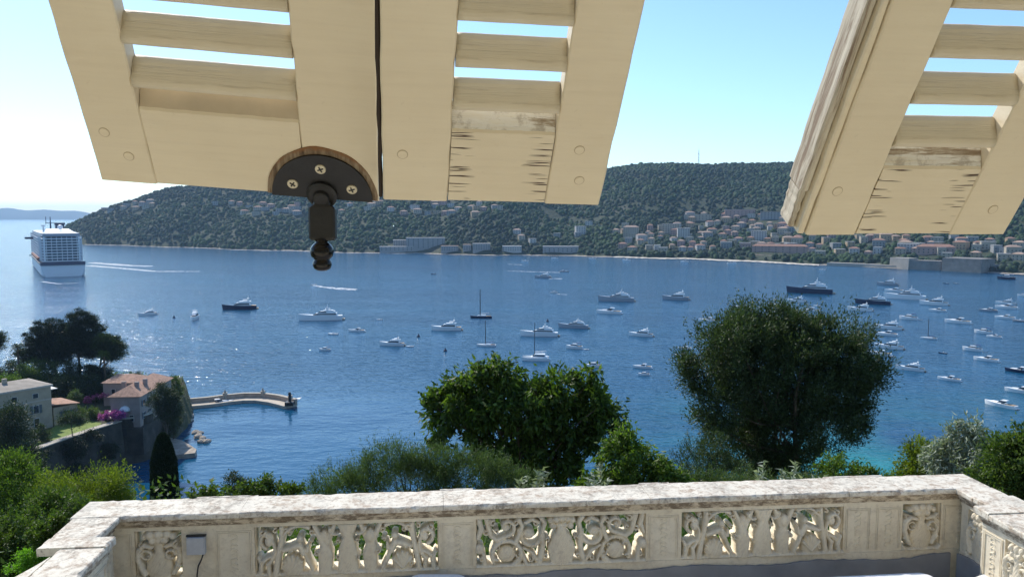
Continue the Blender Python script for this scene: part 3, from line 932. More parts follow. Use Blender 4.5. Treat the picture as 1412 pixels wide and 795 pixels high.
# ------------------------------------------------------------------ shutters
LEAFL = 1.25
def leaf(O, e1, e2, Wd, sl_, sr_, rail, label, crack, slats, lip=False, strip=False):
    O = Vector(O) + Vector((0, 0, EYE)); e1 = Vector(e1).normalized(); e2 = Vector(e2); e2 = (e2 - e1 * e2.dot(e1)).normalized()
    nn = e1.cross(e2); nn = -nn if nn.y < 0 else nn       # points away from the viewer
    t = bpy.data.objects.new('shutter_leaf', None); COL.objects.link(t)
    M = Matrix.Identity(4)
    up = -e2
    ax = (e1, up, nn)                                      # local x along the rail, y up the leaf, z through the thickness
    c = O
    for i in range(3):
        for j in range(3): M[i][j] = ax[j][i]
        M[i][3] = c[i]
    t.matrix_world = M
    tag(t, label, 'shutter', 'louvred shutter flaps')
    TH = .034
    rr = random.Random(int(Wd * 1000) + crack)
    def board(x0, x1, y0, y1, z0, z1, nm, mat, ch=.0022, wob=.0009, seg=40, vertical=True):
        """chamfered board with faintly uneven edges; origin at its own middle"""
        cx, cy = (x0 + x1) / 2, (y0 + y1) / 2
        secs = []
        for i in range(seg + 1):
            f = i / seg
            w1, w2 = rr.uniform(-wob, wob), rr.uniform(-wob, wob)
            if vertical:
                y = y0 + (y1 - y0) * f - cy; a, b = x0 - cx + w1, x1 - cx + w2
                pr = [(a + ch, z0), (b - ch, z0), (b, z0 + ch), (b, z1 - ch), (b - ch, z1), (a + ch, z1), (a, z1 - ch), (a, z0 + ch)]
                secs.append([Vector((u, y, z)) for u, z in pr])
            else:
                x = x0 + (x1 - x0) * f - cx; a, b = y0 - cy + w1, y1 - cy + w2
                pr = [(a + ch, z0), (b - ch, z0), (b, z0 + ch), (b, z1 - ch), (b - ch, z1), (a + ch, z1), (a, z1 - ch), (a, z0 + ch)]
                secs.append([Vector((x, u, z)) for u, z in pr])
        mb = MB(); mb.loft(secs); o = mb.build(nm, mat, t); o.location = (cx, cy, 0)
        return o
    g = .0009
    board(0, sl_, 0, LEAFL, 0, TH, 'stile', M_PAINT)
    board(Wd - sr_, Wd, 0, LEAFL, 0, TH, 'stile', M_PAINT)
    # bottom rail with a bevelled top edge
    x0, x1 = sl_ + g, Wd - sr_ - g; cx = (x0 + x1) / 2
    secs = []
    for i in range(25):
        x = x0 + (x1 - x0) * i / 24 - cx; w = rr.uniform(-.0006, .0006)
        pr = [(0.0006, .0022), (.0025, .0006), (rail - .002 + w, .0006), (rail + .002 + w, .004), (rail + .034, .030), (rail + .032, TH), (0.0006, TH)]
        secs.append([Vector((x, u, z)) for u, z in pr])
    mb = MB(); mb.loft(secs)
    npf = 7
    for fi in range(len(mb.f)):
        if fi < 24 * npf and fi % npf in (3, 4): mb.m[fi] = 1
    o = mb.build('bottom_rail', [M_CRACK if crack else M_PAINT, M_PEEL if crack else M_BEVEL], t); o.location = (cx, 0, 0)
    # louvre slats: rounded boards set on the slant
    y = rail + slats[0]; k = 0
    while y < LEAFL - .12:
        secs = []
        hw, ht = slats[2], .0105
        an = R(slats[3])
        ph = rr.uniform(0, 6)
        for i in range(17):
            x = (x0 + (x1 - x0) * i / 16) - cx
            w = .0008 * math.sin(i * .9 + ph)
            pr = []
            for j in range(18):
                a = 2 * math.pi * j / 18
                ca, sa = math.cos(a), math.sin(a)
                pa = hw * (abs(ca) ** .45) * (1 if ca > 0 else -1); pb = (ht + w) * (abs(sa) ** .7) * (1 if sa > 0 else -1)
                pr.append(Vector((x, pa * math.cos(an) - pb * math.sin(an), TH / 2 + pa * math.sin(an) + pb * math.cos(an))))
            secs.append(pr)
        mb = MB(); mb.loft(secs); o = mb.build('slat', M_SLAT, t, smooth=True); o.location = (cx, y, 0)
        o.data.polygons[-1].use_smooth = False; o.data.polygons[-2].use_smooth = False
        y += slats[1]; k += 1
    board(x0, x1, LEAFL - .1, LEAFL, 0.0006, TH, 'top_rail', M_PAINT, vertical=False)
    # round peg ends on the stiles
    pegs = [(sl_ * .62, .052), (sl_ * .30, rail * .66), (Wd - sr_ * .45, .05), (Wd - sr_ * .55, rail * .80)]
    for (px_, py_) in (pegs[:2] if Wd > .4 else pegs[1:] if not lip else pegs[1:3]):
        mb = MB(); mb.lathe([(.0086, -.0003), (.0086, .001)], n=14); mb.lathe([(.0074, -.0009), (.0074, .001)], n=14); mb.m[:] = [1] * 16 + [0] * 16; o = mb.build('peg', [M_PAINT, M_JOINT], t); o.location = (px_, py_, 0)
    if strip:
        board(-.007, -.0003, 0, LEAFL, .006, TH - .002, 'meeting_strip', M_DARKSTRIP)
    if lip:
        # rebated outer edge strip, split and flaking at its foot
        board(-.012, -.0005, .0, LEAFL, .004, TH + .012, 'edge_rebate', M_PAINT)
        board(-.027, -.0125, .075, LEAFL, .014, TH + .03, 'edge_strip', M_EDGE, .003, .0010)
        board(-.025, -.0125, .004, .073, .018, TH + .024, 'edge_strip', M_EDGE, .003, .002, 8)
    return t

SL1 = (.055, .071, .0243, 46)
leaf1 = leaf((-.6855, 1.3433, .0594), (.9952, .062, -.0761), (-.0981, .6062, -.7893), .46, .090, .123, .143,
             'cream louvred shutter flap at left with black iron stay plate on it', 0, SL1)
leaf2 = leaf((-.2104, 1.3072, .0260), (.9915, .1285, -.0227), (-.1, .636, -.7652), .36, .105, .093, .137,
             'middle cream louvred shutter flap with peeled paint above its cracked bottom rail', 1, SL1, strip=True)
leaf3 = leaf((.4814, 1.3113, -.0316), (.9906, .1370, .0002), (-.0762, .5522, -.8302), .36, .088, .103, .127,
             'right hand cream shutter flap with flaking split edge strip', 1, SL1, True)

# iron stay plate on the first leaf
def stay():
    st = thing('shutter_stay', 'black iron half round stay plate with hanging knob and three screws', 'shutter stay')
    M1 = leaf1.matrix_world.copy()
    base = M1 @ Matrix.Translation((.366, 0.0, 0))
    st.matrix_world = base
    mb = MB()
    poly = [(.0925 * math.cos(R(a)) , .099 * math.sin(R(a))) for a in np.linspace(0, 180, 30)]
    poly = [(x * (1 + .006 * math.sin(i * 1.3)), y * (1 + .012 * math.sin(i * .9))) for i, (x, y) in enumerate(poly)]
    mb.prism([(x, y + .001) for x, y in poly], -.0012, .0004); mb.build('bare_wood_recess', M_RUST, st)
    poly = [(.084 * math.cos(R(a)), .086 * math.sin(R(a)) + .0) for a in np.linspace(0, 180, 40)]
    mb = MB(); mb.prism(poly, -.0050, -.0013); mb.build('plate', M_BLACK, st)
    for (x, y) in ((-.048, .026), (0.0, .060), (.050, .024)):
        mb = MB(); mb.lathe([(.0085, -.0068), (.0092, -.0055), (.0092, -.0048)], n=18); o = mb.build('screw', M_SCREW, st); o.location = (x, y, 0)
        a0 = random.uniform(0, 3)
        mb = MB()
        mb.box((0, 0, -.0071), (.0105, .0022, .0008), rz=a0); mb.box((0, 0, -.0073), (.0022, .0105, .0008), rz=a0)
        mb.build('cross_slot', M_BLACK, o)
    # pivot boss
    mb = MB(); mb.lathe([(.0255, -.005), (.0255, -.011), (.021, -.014), (.014, -.0145), (.013, -.022), (.010, -.024)], n=28)
    o = mb.build('pivot_boss', M_BLACK, st, smooth=False); o.location = (.0, .010, 0)
    # hanging arm: strap then knob, in world space turned into the plate's frame
    inv = base.inverted()
    pw = base @ Vector((0, .010, -.012))
    def wp(dx, dy, dz): return inv @ (pw + Vector((dx, dy, dz)))
    mb = MB()
    secs = []
    for (dz, w, th) in ((0.004, .012, .009), (-.014, .014, .009), (-.018, .0215, .010), (-.022, .0225, .010), (-.069, .0225, .010), (-.074, .018, .009)):
        cc = Vector((0, .004, dz))
        secs.append([wp(cc.x + a * w, cc.y + b * th, cc.z) for a, b in ((-1, -.7), (-.85, -1), (.85, -1), (1, -.7), (1, .7), (.85, 1), (-.85, 1), (-1, .7))])
    mb.loft(secs); mb.build('hanging_strap', M_BLACK, st)
    mb = MB()
    prof = [(.012, -.072), (.010, -.077), (.0150, -.081), (.0190, -.087), (.0200, -.094), (.0180, -.101), (.0135, -.105), (.0130, -.107), (.0155, -.110), (.0160, -.116), (.0135, -.122), (.007, -.1255)]
    vs = []; n = 24
    for r, z in prof:
        for k in range(n): vs.append(wp(r * math.cos(2*math.pi*k/n) - .002, .002 + r * math.sin(2*math.pi*k/n) , z))
    fs = [(i*n + k, i*n + (k+1) % n, (i+1)*n + (k+1) % n, (i+1)*n + k) for i in range(len(prof)-1) for k in range(n)]
    fs += [tuple(range(n)), tuple((len(prof)-1)*n + k for k in range(n))]
    mb.add(vs, fs); mb.build('knob', plain('polished_black_knob', (.016, .015, .016), .12, .5, .1, 30), st, smooth=True)
stay()
# ------------------------------------------------------------------ vegetation
def unit(v): return v / (np.linalg.norm(v, axis=-1, keepdims=True) + 1e-9)

def leaves_mesh(C, Ldir, ln, wd, curl=.15):
    """C (n,3) centres, Ldir (n,3) unit directions -> folded leaf blades (2 quads-tris sharing a mid rib)"""
    n = len(C)
    rnd = unit(RNG.normal(size=(n, 3)))
    side = unit(np.cross(Ldir, rnd)); nor = np.cross(Ldir, side)
    ln = np.asarray(ln).reshape(-1, 1) * np.ones((n, 1)); wd = np.asarray(wd).reshape(-1, 1) * np.ones((n, 1))
    a = C - Ldir * ln / 2; b = C + Ldir * ln / 2 - nor * ln * curl
    l_ = C + side * wd / 2 - Ldir * ln * .08 + nor * wd * .18; r_ = C - side * wd / 2 - Ldir * ln * .08 + nor * wd * .18
    V = np.stack([a, l_, b, r_], 1).reshape(-1, 3)
    F = np.arange(4 * n).reshape(n, 4)
    return V, F

def pick_in_lobes(lobes, n, shell=.45):
    """lobes: list of (c(3), r(3)); shell: lower bound of radius fraction for most points"""
    vol = np.array([l[1][0] * l[1][1] * l[1][2] for l in lobes]) ** .75
    k = RNG.choice(len(lobes), n, p=vol / vol.sum())
    d = unit(RNG.normal(size=(n, 3)))
    r = (shell ** 3 + (1 - shell ** 3) * RNG.random(n)) ** (1 / 3)
    c = np.array([l[0] for l in lobes])[k]; rr = np.array([l[1] for l in lobes])[k]
    return c + d * rr * r[:, None], d

def plant(name, label, cat, base, lobes, mat, clumps, clump_r, leaves, ln, wd, bark=None, trunk_r=.1, up=.0, out=.6, droop=0.0,
          shell=.5, limbs=14, group=None, trunk_top=None, jitter=.35, part='crown', multi=1, flat=1.0, sprig=0):
    base = Vector(base)
    t = thing(name, label, cat, base, 0, group)
    b = np.array(base)
    L = [(np.array(c, float) - b, np.array(r, float)) for c, r in lobes]
    cc, dd = pick_in_lobes(L, clumps, shell)
    cr = clump_r * RNG.uniform(.55, 1.35, clumps)
    per = leaves // clumps
    k = np.repeat(np.arange(clumps), per)
    g = RNG.normal(size=(len(k), 3)) * .55
    g[:, 2] *= flat
    pos = cc[k] + g * cr[k][:, None]
    dr = unit(unit(g) * out + dd[k] * .3 + RNG.normal(size=g.shape) * jitter + np.array([0, 0, up - droop]))
    l = ln * RNG.uniform(.6, 1.3, len(k)); w = wd * RNG.uniform(.7, 1.25, len(k))
    V, F = leaves_mesh(pos, dr, l, w)
    if sprig:
        # long loose shoots standing out of the crown
        sc, sd_ = pick_in_lobes(L, sprig, .93)
        keep = sd_[:, 2] > -.2; sc, sd_ = sc[keep], sd_[keep]
        m = 26; tt = np.linspace(0, 1, m)
        sz = clump_r * RNG.uniform(.8, 2.1, len(sc))
        dirs = unit(sd_ * .6 + np.array([0, 0, .8]) + RNG.normal(size=sd_.shape) * .25)
        P = sc[:, None] + dirs[:, None] * (tt[None, :, None] * sz[:, None, None]); P = P.reshape(-1, 3)
        P += RNG.normal(size=P.shape) * ln * .4
        D2 = unit(np.repeat(dirs, m, 0) * .6 + RNG.normal(size=P.shape) * .7)
        V2, F2 = leaves_mesh(P, D2, ln * RNG.uniform(.6, 1.1, len(P)), wd)
        F = np.concatenate([F, F2 + len(V)]); V = np.concatenate([V, V2])
    np_mesh(part, V, F, mat, t)
    if bark:
        mb = MB()
        top = Vector(trunk_top) - base if trunk_top is not None else Vector(np.mean([l[0] for l in L], 0))
        rr = random.Random(clumps + leaves)
        for q in range(multi):
            off = Vector((rr.uniform(-1, 1), rr.uniform(-1, 1), 0)) * trunk_r * 1.6 * (multi > 1)
            tp = top + Vector((rr.uniform(-1, 1), rr.uniform(-1, 1), 0)) * (trunk_r * 4 if multi > 1 else 0)
            pts = []; n = 9
            for i in range(n):
                f = i / (n - 1)
                p = off.lerp(tp, f) + Vector((math.sin(f * 5 + q) * trunk_r * .8, math.cos(f * 4 + q * 2) * trunk_r * .7, 0)) * (1 if 0 < i < n - 1 else 0)
                pts.append(p)
            rad = [trunk_r * (1.25 if i == 0 else 1) * (1 - .72 * i / (n - 1)) / (multi ** .5) for i in range(n)]
            mb.tube(pts, rad, 9)
            for j in range(limbs // multi):
                c = Vector(cc[rr.randrange(clumps)])
                i0 = rr.randrange(n // 2, n - 1); s0 = pts[i0]
                mid = s0.lerp(c, .5) + Vector((0, 0, -abs((c - s0).length) * .08))
                r0 = rad[i0] * .55
                mb.tube([s0, s0.lerp(mid, .6), mid, mid.lerp(c, .6) + Vector((0, 0, .02)), c], [r0, r0 * .75, r0 * .55, r0 * .35, r0 * .15], 6)
        mb.build('trunk', bark, t, smooth=True)
    return t

def blob(px, py, D, rx, ry, depth=1.0):
    """ellipsoid lobe whose middle is seen at (px, py) at distance D, radii given in photo pixels"""
    c = at_y(px, py, D); k = D / FPX
    return (tuple(c), (rx * k, min(rx, ry) * k * depth if depth < 5 else depth, ry * k))

def gz(x, y): return float(near_h(x, y))
def foot(px, D, dz=0.0):
    c = at_y(px, 600, D); return (c.x, c.y, gz(c.x, c.y) + dz)

# olive tree, right of the middle
D = 19.0
plant('olive_tree', 'tall dark olive tree rising behind the right half of the balustrade', 'tree', foot(1075, D),
      [blob(1070, 500, D, 95, 78), blob(1010, 485, D - .4, 66, 55), blob(1140, 490, D, 72, 62), blob(1050, 455, D + .3, 58, 40), blob(960, 505, D, 28, 26),
       blob(1185, 525, D, 34, 42), blob(1010, 560, D - .3, 62, 58), blob(1100, 580, D, 80, 62), blob(1165, 570, D + .2, 34, 42), blob(1050, 620, D, 72, 40), blob(1080, 650, D, 50, 40), blob(1210, 512, D, 12, 12)],
      M_OLIVE, 720, .24, 150000, .085, .026, M_BARK, .20, up=.35, shell=.15, limbs=36, trunk_top=tuple(at_y(1070, 500, D)), multi=3, sprig=420)
D = 15.5
plant('loquat_tree', 'round broad-leaved green tree behind the middle of the balustrade', 'tree', foot(725, D),
      [blob(715, 570, D, 88, 52), blob(640, 560, D, 48, 42), blob(800, 570, D, 50, 46), blob(680, 530, D, 60, 30), blob(765, 545, D, 60, 30), blob(610, 580, D, 26, 42),
       blob(818, 525, D, 10, 18), blob(695, 513, D, 26, 12), blob(725, 625, D, 90, 40), blob(825, 590, D, 32, 38), blob(760, 660, D, 70, 40), blob(660, 515, D, 14, 10)],
      M_BROAD, 360, .17, 24000, .145, .058, M_BARK, .12, droop=.35, shell=.5, limbs=40, trunk_top=tuple(at_y(720, 560, D)), sprig=60)
D = 12.5
plant('tamarisk_shrub', 'wide feathery grey-green shrub left of the round broad-leaved tree', 'shrub', foot(580, D),
      [blob(560, 660, D, 95, 38), blob(480, 672, D, 60, 28), blob(640, 655, D, 80, 32), blob(540, 635, D, 50, 24), blob(440, 684, D, 26, 16), blob(610, 640, D, 55, 26), blob(700, 668, D, 50, 26)],
      M_FEATHER, 420, .13, 52000, .055, .009, M_BARK, .06, up=.9, shell=.35, limbs=24, multi=4, sprig=340)
D = 13.2
plant('broadleaf_shrub', 'bright green leafy shrub between the round tree and the olive tree', 'shrub', foot(890, D),
      [blob(868, 645, D, 50, 36), blob(905, 660, D, 34, 26), blob(860, 615, D, 26, 22), blob(925, 668, D, 26, 16), blob(833, 668, D, 40, 22)],
      M_BRIGHT, 110, .13, 9000, .10, .036, M_BARK, .04, droop=.3, shell=.4, limbs=12, sprig=30)
D = 16
plant('thin_shrub', 'thin dusky shrub leaning at the foot of the olive tree', 'shrub', foot(960, D),
      [blob(965, 645, D, 36, 38), blob(985, 620, D, 24, 28), blob(1000, 660, D, 45, 26), blob(945, 672, D, 30, 18)],
      M_OLIVE, 170, .14, 12000, .06, .014, M_BARK, .05, up=.7, shell=.3, limbs=12, sprig=90)
plant('dense_scrub', 'grey-green scrub filling the foot of the olive tree just beyond the rail', 'shrub', foot(1060, 14),
      [blob(1010, 668, 14, 50, 20), blob(1060, 672, 14, 50, 18), blob(1110, 670, 14, 50, 18), blob(950, 672, 14, 40, 18), blob(1160, 674, 14, 30, 14)],
      M_FEATHER, 170, .13, 16000, .06, .013, M_BARK, .04, up=.6, shell=.25, limbs=14, sprig=110)
# silver artichoke-like shoots just behind the rail
def silver_shoot(px0, px1, py, D, n, label, seed, hgt=.5):
    rr = random.Random(seed)
    b = foot((px0 + px1) / 2, D); b = (b[0], b[1], at_y(700, py + 40, D).z - .2)
    t = thing('silver_shrub', label, 'shrub', b, 0, 'silver leaved shoots behind the rail')
    Ps = []; Ds = []; mb = MB()
    for i in range(n):
        px = px0 + (px1 - px0) * (i + .5) / n + rr.uniform(-5, 5)
        top = Vector(at_y(px, py + rr.uniform(-14, 12), D + rr.uniform(-.2, .2))) - Vector(b)
        bot = Vector((top.x * .5 + rr.uniform(-.1, .1), top.y * .3, -.3))
        lean = rr.uniform(-.12, .12)
        pts = [bot.lerp(top, f) + Vector((lean * math.sin(f * 3), 0, 0)) for f in np.linspace(0, 1, 9)]
        mb.tube(pts, [.011 - .0009 * k for k in range(9)], 5)
        m = int(26 * max(1, (top - bot).length / .6))
        for j in range(m):
            f = .35 + .65 * j / m; k = min(7, int(f * 8)); p = pts[k].lerp(pts[k + 1], f * 8 - k)
            a = j * 2.4; ln = .085 * (1.15 - .6 * f)
            d = Vector((math.cos(a), math.sin(a), .5 - .9 * (1 - f))).normalized()
            Ps.append(np.array(p + d * ln * .55)); Ds.append(np.array(d))
    V, F = leaves_mesh(np.array(Ps), np.array(Ds), .11, .034, .35)
    np_mesh('leaves', V, F, M_SILVER, t); mb.build('stem', M_SILVER, t)
silver_shoot(715, 765, 652, 9.3, 5, 'silver leaved shoots in front of the round broad-leaved tree', 1)
silver_shoot(800, 840, 648, 9.3, 4, 'silver leaved shoots just right of the round broad-leaved tree', 2)
silver_shoot(1040, 1140, 648, 9.3, 8, 'silver leaved shoots below the olive tree', 3)
D = 12
plant('buddleia_shrub', 'tall silvery shrub with drooping leaves near the right terrace corner', 'shrub', foot(1330, D),
      [blob(1335, 630, D, 34, 45), blob(1300, 648, D, 34, 26), blob(1370, 650, D, 34, 36), blob(1335, 598, D, 20, 18), blob(1290, 632, D, 16, 12)],
      M_SILVER, 120, .12, 6500, .12, .026, M_BARK_PALE, .035, droop=.5, shell=.3, limbs=14, sprig=26)
D = 15
plant('yellow_green_shrub', 'yellow-green shrub beside the tall silvery shrub', 'shrub', foot(1270, D),
      [blob(1272, 640, D, 34, 34), blob(1255, 660, D, 26, 22), blob(1298, 650, D, 20, 30)],
      M_YELLOWG, 90, .14, 8000, .075, .026, M_BARK, .04, shell=.3, limbs=10, sprig=20)
plant('low_green_shrub', 'low bright green shrub between the olive tree and the right corner', 'shrub', foot(1165, D),
      [blob(1155, 655, D, 34, 24), blob(1190, 660, D, 26, 16), blob(1225, 664, D, 26, 10)],
      M_BRIGHT, 70, .12, 6000, .07, .028, M_BARK, .04, shell=.3, limbs=8, sprig=20)
D = 11
plant('laurel_shrub', 'dark glossy green shrub spilling beyond the right end of the rail', 'shrub', foot(1400, D),
      [blob(1400, 640, D, 36, 46), blob(1385, 680, D, 50, 34), blob(1430, 680, D, 40, 60), blob(1345, 690, D, 40, 14), blob(1415, 605, D, 16, 18)],
      M_HEDGE, 200, .13, 18000, .07, .03, M_BARK, .05, shell=.4, limbs=12, sprig=40)
# climber tips just above the rail at the left
D = 9.4
plant('climbing_plant', 'small-leaved climbing plant peeping over the left part of the rail', 'climber', foot(330, D),
      [blob(335, 680, D, 60, 14), blob(285, 682, D, 30, 10), blob(385, 680, D, 36, 14), blob(360, 672, D, 16, 18)],
      M_HEDGE, 100, .05, 5200, .04, .024, M_BARK, .015, shell=.3, limbs=10, sprig=50)
D = 18
plant('rounded_bush', 'small dark rounded bush top above the climbing plant', 'bush', foot(322, D), [blob(323, 664, D, 15, 16), blob(322, 690, D, 22, 20)],
      M_DARKL, 60, .1, 5000, .05, .02, M_BARK, .05, shell=.4, limbs=6)
# left side shrubs on the slope
def sh(name, label, px, py, D, lobes, mat, cl, cr, lv, ln, wd, **k):
    return plant(name, label, 'shrub', foot(px, D), [blob(a, b, D + e, c, d) for a, b, c, d, e in lobes], mat, cl, cr, lv, ln, wd, M_BARK, .07, **k)
sh('acacia_shrub', 'bright green feathery shrub left of the terrace corner', 140, 690, 19,
   [(145, 680, 38, 36, 0), (95, 690, 36, 44, 0), (120, 720, 46, 40, -.5), (165, 668, 22, 24, .3), (70, 670, 22, 22, .6)], M_YELLOWG, 240, .2, 26000, .075, .02, up=.2, shell=.4, limbs=16, sprig=80)
sh('acacia_shrub', 'green feathery shrub at the far left edge above the laurel', 30, 690, 20,
   [(25, 680, 40, 42, 0), (50, 720, 40, 40, -.5), (0, 700, 30, 60, 0), (20, 640, 22, 20, .5)], M_BRIGHT, 240, .2, 24000, .08, .022, up=.2, shell=.4, limbs=16, sprig=80)
sh('laurel_bush', 'dark green bush at the lower left corner', 20, 760, 13,
   [(15, 745, 42, 38, 0), (50, 730, 34, 26, .5), (0, 790, 40, 30, 0), (75, 705, 34, 30, 1)], M_HEDGE, 190, .14, 17000, .07, .026, shell=.4, limbs=12, sprig=40)
sh('leafy_bush', 'leafy bush pressed against the outer left corner of the rail', 100, 700, 10.5,
   [(105, 705, 22, 18, 0), (85, 722, 20, 16, 0), (60, 740, 20, 18, 0)], M_HEDGE, 90, .07, 8000, .05, .022, shell=.35, limbs=8, sprig=20)
sh('lime_bush', 'lime green bush below the left end of the rail', 48, 765, 11,
   [(48, 766, 20, 16, 0), (34, 782, 20, 14, 0)], M_LIME, 50, .07, 5200, .04, .016, shell=.2, limbs=5)
# dark undergrowth that fills the slope behind the front shrubs (reads as one mass)
def cover():
    n = 120000
    x = RNG.uniform(-62, 34, n); y = 11 + 110 * RNG.random(n) ** 1.3
    x = x * (y + 20) / 70 - 2
    z = near_h(x, y) + RNG.random(n) ** 2 * (1.6 + 1.2 * np.sin(x * .5) * np.sin(y * .3))
    s = .012 + y * .0042
    m = 30000
    x2 = RNG.uniform(-235, -99, m); y2 = RNG.uniform(95, 242, m); z2 = near_h(x2, y2)
    ok = (z2 > 5) & ~((x2 > -118) & (y2 > 150) & (y2 < 205))
    x2, y2, z2 = x2[ok], y2[ok], z2[ok] + RNG.random(ok.sum()) * (1.2 + np.sin(x2[ok] * .2) * np.sin(y2[ok] * .17))
    x = np.concatenate([x, x2]); y = np.concatenate([y, y2]); z = np.concatenate([z, z2]); n = len(x)
    s = np.concatenate([s, np.full(len(x2), .42)])
    V, F = leaves_mesh(np.stack([x, y, z], -1), unit(RNG.normal(size=(n, 3)) + [0, 0, .4]), s * 2.0, s * .9)
    o = np_mesh('undergrowth', V, F, M_HEDGE); tag(o, kind='stuff')
cover()

def conifer(name, label, px, top_py, D, rw, base_z, mat, n=9000, ln=.12, cat='tree', power=.75):
    tp = at_y(px, top_py, D); H = tp.z - base_z
    t = thing(name, label, cat, (tp.x, tp.y, base_z))
    f = RNG.random(n) ** .8
    r = rw * np.minimum(1, (1 - f) * 3.4) ** power * (.82 + .18 * np.minimum(1, (1 - f) * 1.4)) * RNG.uniform(.6, 1.1, n) ** .5
    a = RNG.random(n) * 2 * np.pi
    P = np.stack([r * np.cos(a), r * np.sin(a), f * H], -1)
    Dn = unit(np.stack([np.cos(a) * .35, np.sin(a) * .35, np.ones(n)], -1) + RNG.normal(size=(n, 3)) * .3)
    V, F = leaves_mesh(P, Dn, ln * RNG.uniform(.6, 1.4, n), ln * .35)
    np_mesh('crown', V, F, mat, t)
    mb = MB(); mb.tube([(0, 0, 0), (0, 0, H * .5), (0, 0, H * .93)], [rw * .16, rw * .1, .02], 8); mb.build('trunk', M_BARK, t)
c = at_y(224, 640, 46)
conifer('cypress_tree', 'dark columnar cypress standing in front of the small bay', 224, 597, 46, .80, gz(c.x, c.y), M_CYPR, 30000, .14, power=.42)

# ------------------------------------------------------------------ the headland on the left: walls, villas, garden
G10 = 10.0
def wallseg(nm, label, pts, h0, h1, th, mat, capm=None):
    t = thing(nm, label, 'wall', (pts[0][0], pts[0][1], h0))
    mb = MB(); o0 = Vector((pts[0][0], pts[0][1], h0))
    secs = []
    for i, p in enumerate(pts):
        a = Vector(pts[max(i - 1, 0)][:2]); b = Vector(pts[min(i + 1, len(pts) - 1)][:2]); d = (b - a).normalized(); nr = Vector((d.y, -d.x))
        z1 = p[2] if len(p) > 2 else h1
        q = Vector(p[:2]) - o0.xy
        secs.append([Vector((q.x + nr.x * th * s, q.y + nr.y * th * s, z)) for s, z in ((1.5, 0), (.5, z1 - h0), (-.5, z1 - h0), (-.5, 0))])
    mb.loft(secs); mb.build('masonry', mat, t)
    if capm:
        mb = MB(); secs = []
        for i, p in enumerate(pts):
            a = Vector(pts[max(i - 1, 0)][:2]); b = Vector(pts[min(i + 1, len(pts) - 1)][:2]); d = (b - a).normalized(); nr = Vector((d.y, -d.x))
            z1 = (p[2] if len(p) > 2 else h1) - h0 + .003; q = Vector(p[:2]) - o0.xy
            secs.append([Vector((q.x + nr.x * th * s, q.y + nr.y * th * s, z1 + z)) for s, z in ((.75, 0), (.75, .22), (-.75, .22), (-.75, 0))])
        mb.loft(secs); mb.build('coping', capm, t)
    return t
M_COPE = plain('pale_coping_stone', (.42, .38, .31), .9, 0, .15, 2)  # paler stone tone for copings and pier posts
wall_pts = [(-100.5, 140), (-99, 150), (-97.9, 158), (-96, 167), (-93.4, 176), (-91.4, 182)]
wallseg('sea_wall', 'tall shade-darkened stone retaining wall with pale coping below the villa lawn', wall_pts, -1.0, 10.4, 1.2, M_WALLOLD, M_COPE)
# round terrace tower where the wall meets the sea
tw = thing('terrace_tower', 'old stone terrace bastion with narrow openings under the purple bougainvillea', 'tower', (-92.2, 188.5, -1))
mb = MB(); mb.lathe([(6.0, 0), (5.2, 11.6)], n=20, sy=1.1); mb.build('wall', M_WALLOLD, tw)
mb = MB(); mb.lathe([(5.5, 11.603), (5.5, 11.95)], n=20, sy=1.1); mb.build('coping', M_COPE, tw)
M_HOLE = plain('dark_opening', (.02, .02, .022), .6)
for a in (-100, -72, -46, -20):
    p = Vector((5.32 * math.cos(R(a)), 5.32 * 1.1 * math.sin(R(a)), 8.6)); mb = MB(); mb.box((0, 0, 0), (.5, .9, 1.7), rz=R(a)); o = mb.build('window', M_HOLE, tw); o.location = p
# garden sheets
def sheet(name, pix, z, mat):
    mb = MB(); pts = [at_z(a, b, z) for a, b in pix]
    mb.add([(p.x, p.y, z) for p in pts], [tuple(range(len(pts)))]); o = mb.build(name, mat); tag(o, kind='structure')
sheet('lawn', [(42, 620), (90, 603), (136, 589), (140, 583), (118, 578), (80, 583), (55, 605)], 10.06, M_LAWN)

def window_on(parent, c, d, rz, fr=True, shutter=None):
    f = MB(); f.box((0, 0, 0), (d[0], .14, d[1]), mi=0); o = f.build('window', M_WFRAME, parent); o.location = c; o.rotation_euler = (0, 0, rz)
    g = MB(); g.box((0, -.085, 0), (d[0] * .84, .03, d[1] * .9)); p = g.build('pane', M_GLASS, o)
    if shutter:
        for s in (-1, 1):
            q = MB(); q.box((s * d[0] * .76, -.06, 0), (d[0] * .46, .06, d[1])); q.build('shutter', shutter, o)
    return o
M_WFRAME = plain('window_frame_white', (.62, .60, .55), .6)
M_GLASS = plain('dark_window_glass', (.02, .028, .035), .08)
M_VILLA = plain('villa_grey_render', (.42, .36, .27), .9, 0, .14, .6, .2, .03)
M_PINKW = plain('pinkish_grey_render', (.36, .29, .25), .9, 0, .16, .5, .2, .03)
M_ROOFT = plain('terracotta_roof', (.40, .235, .16), .9, 0, .3, 1.6, .8, .08)
M_ROOFG = plain('flat_roof_grey', (.32, .275, .22), .9, 0, .2, .5)
M_SHUT = plain('grey_blue_shutter', (.10, .13, .15), .7)

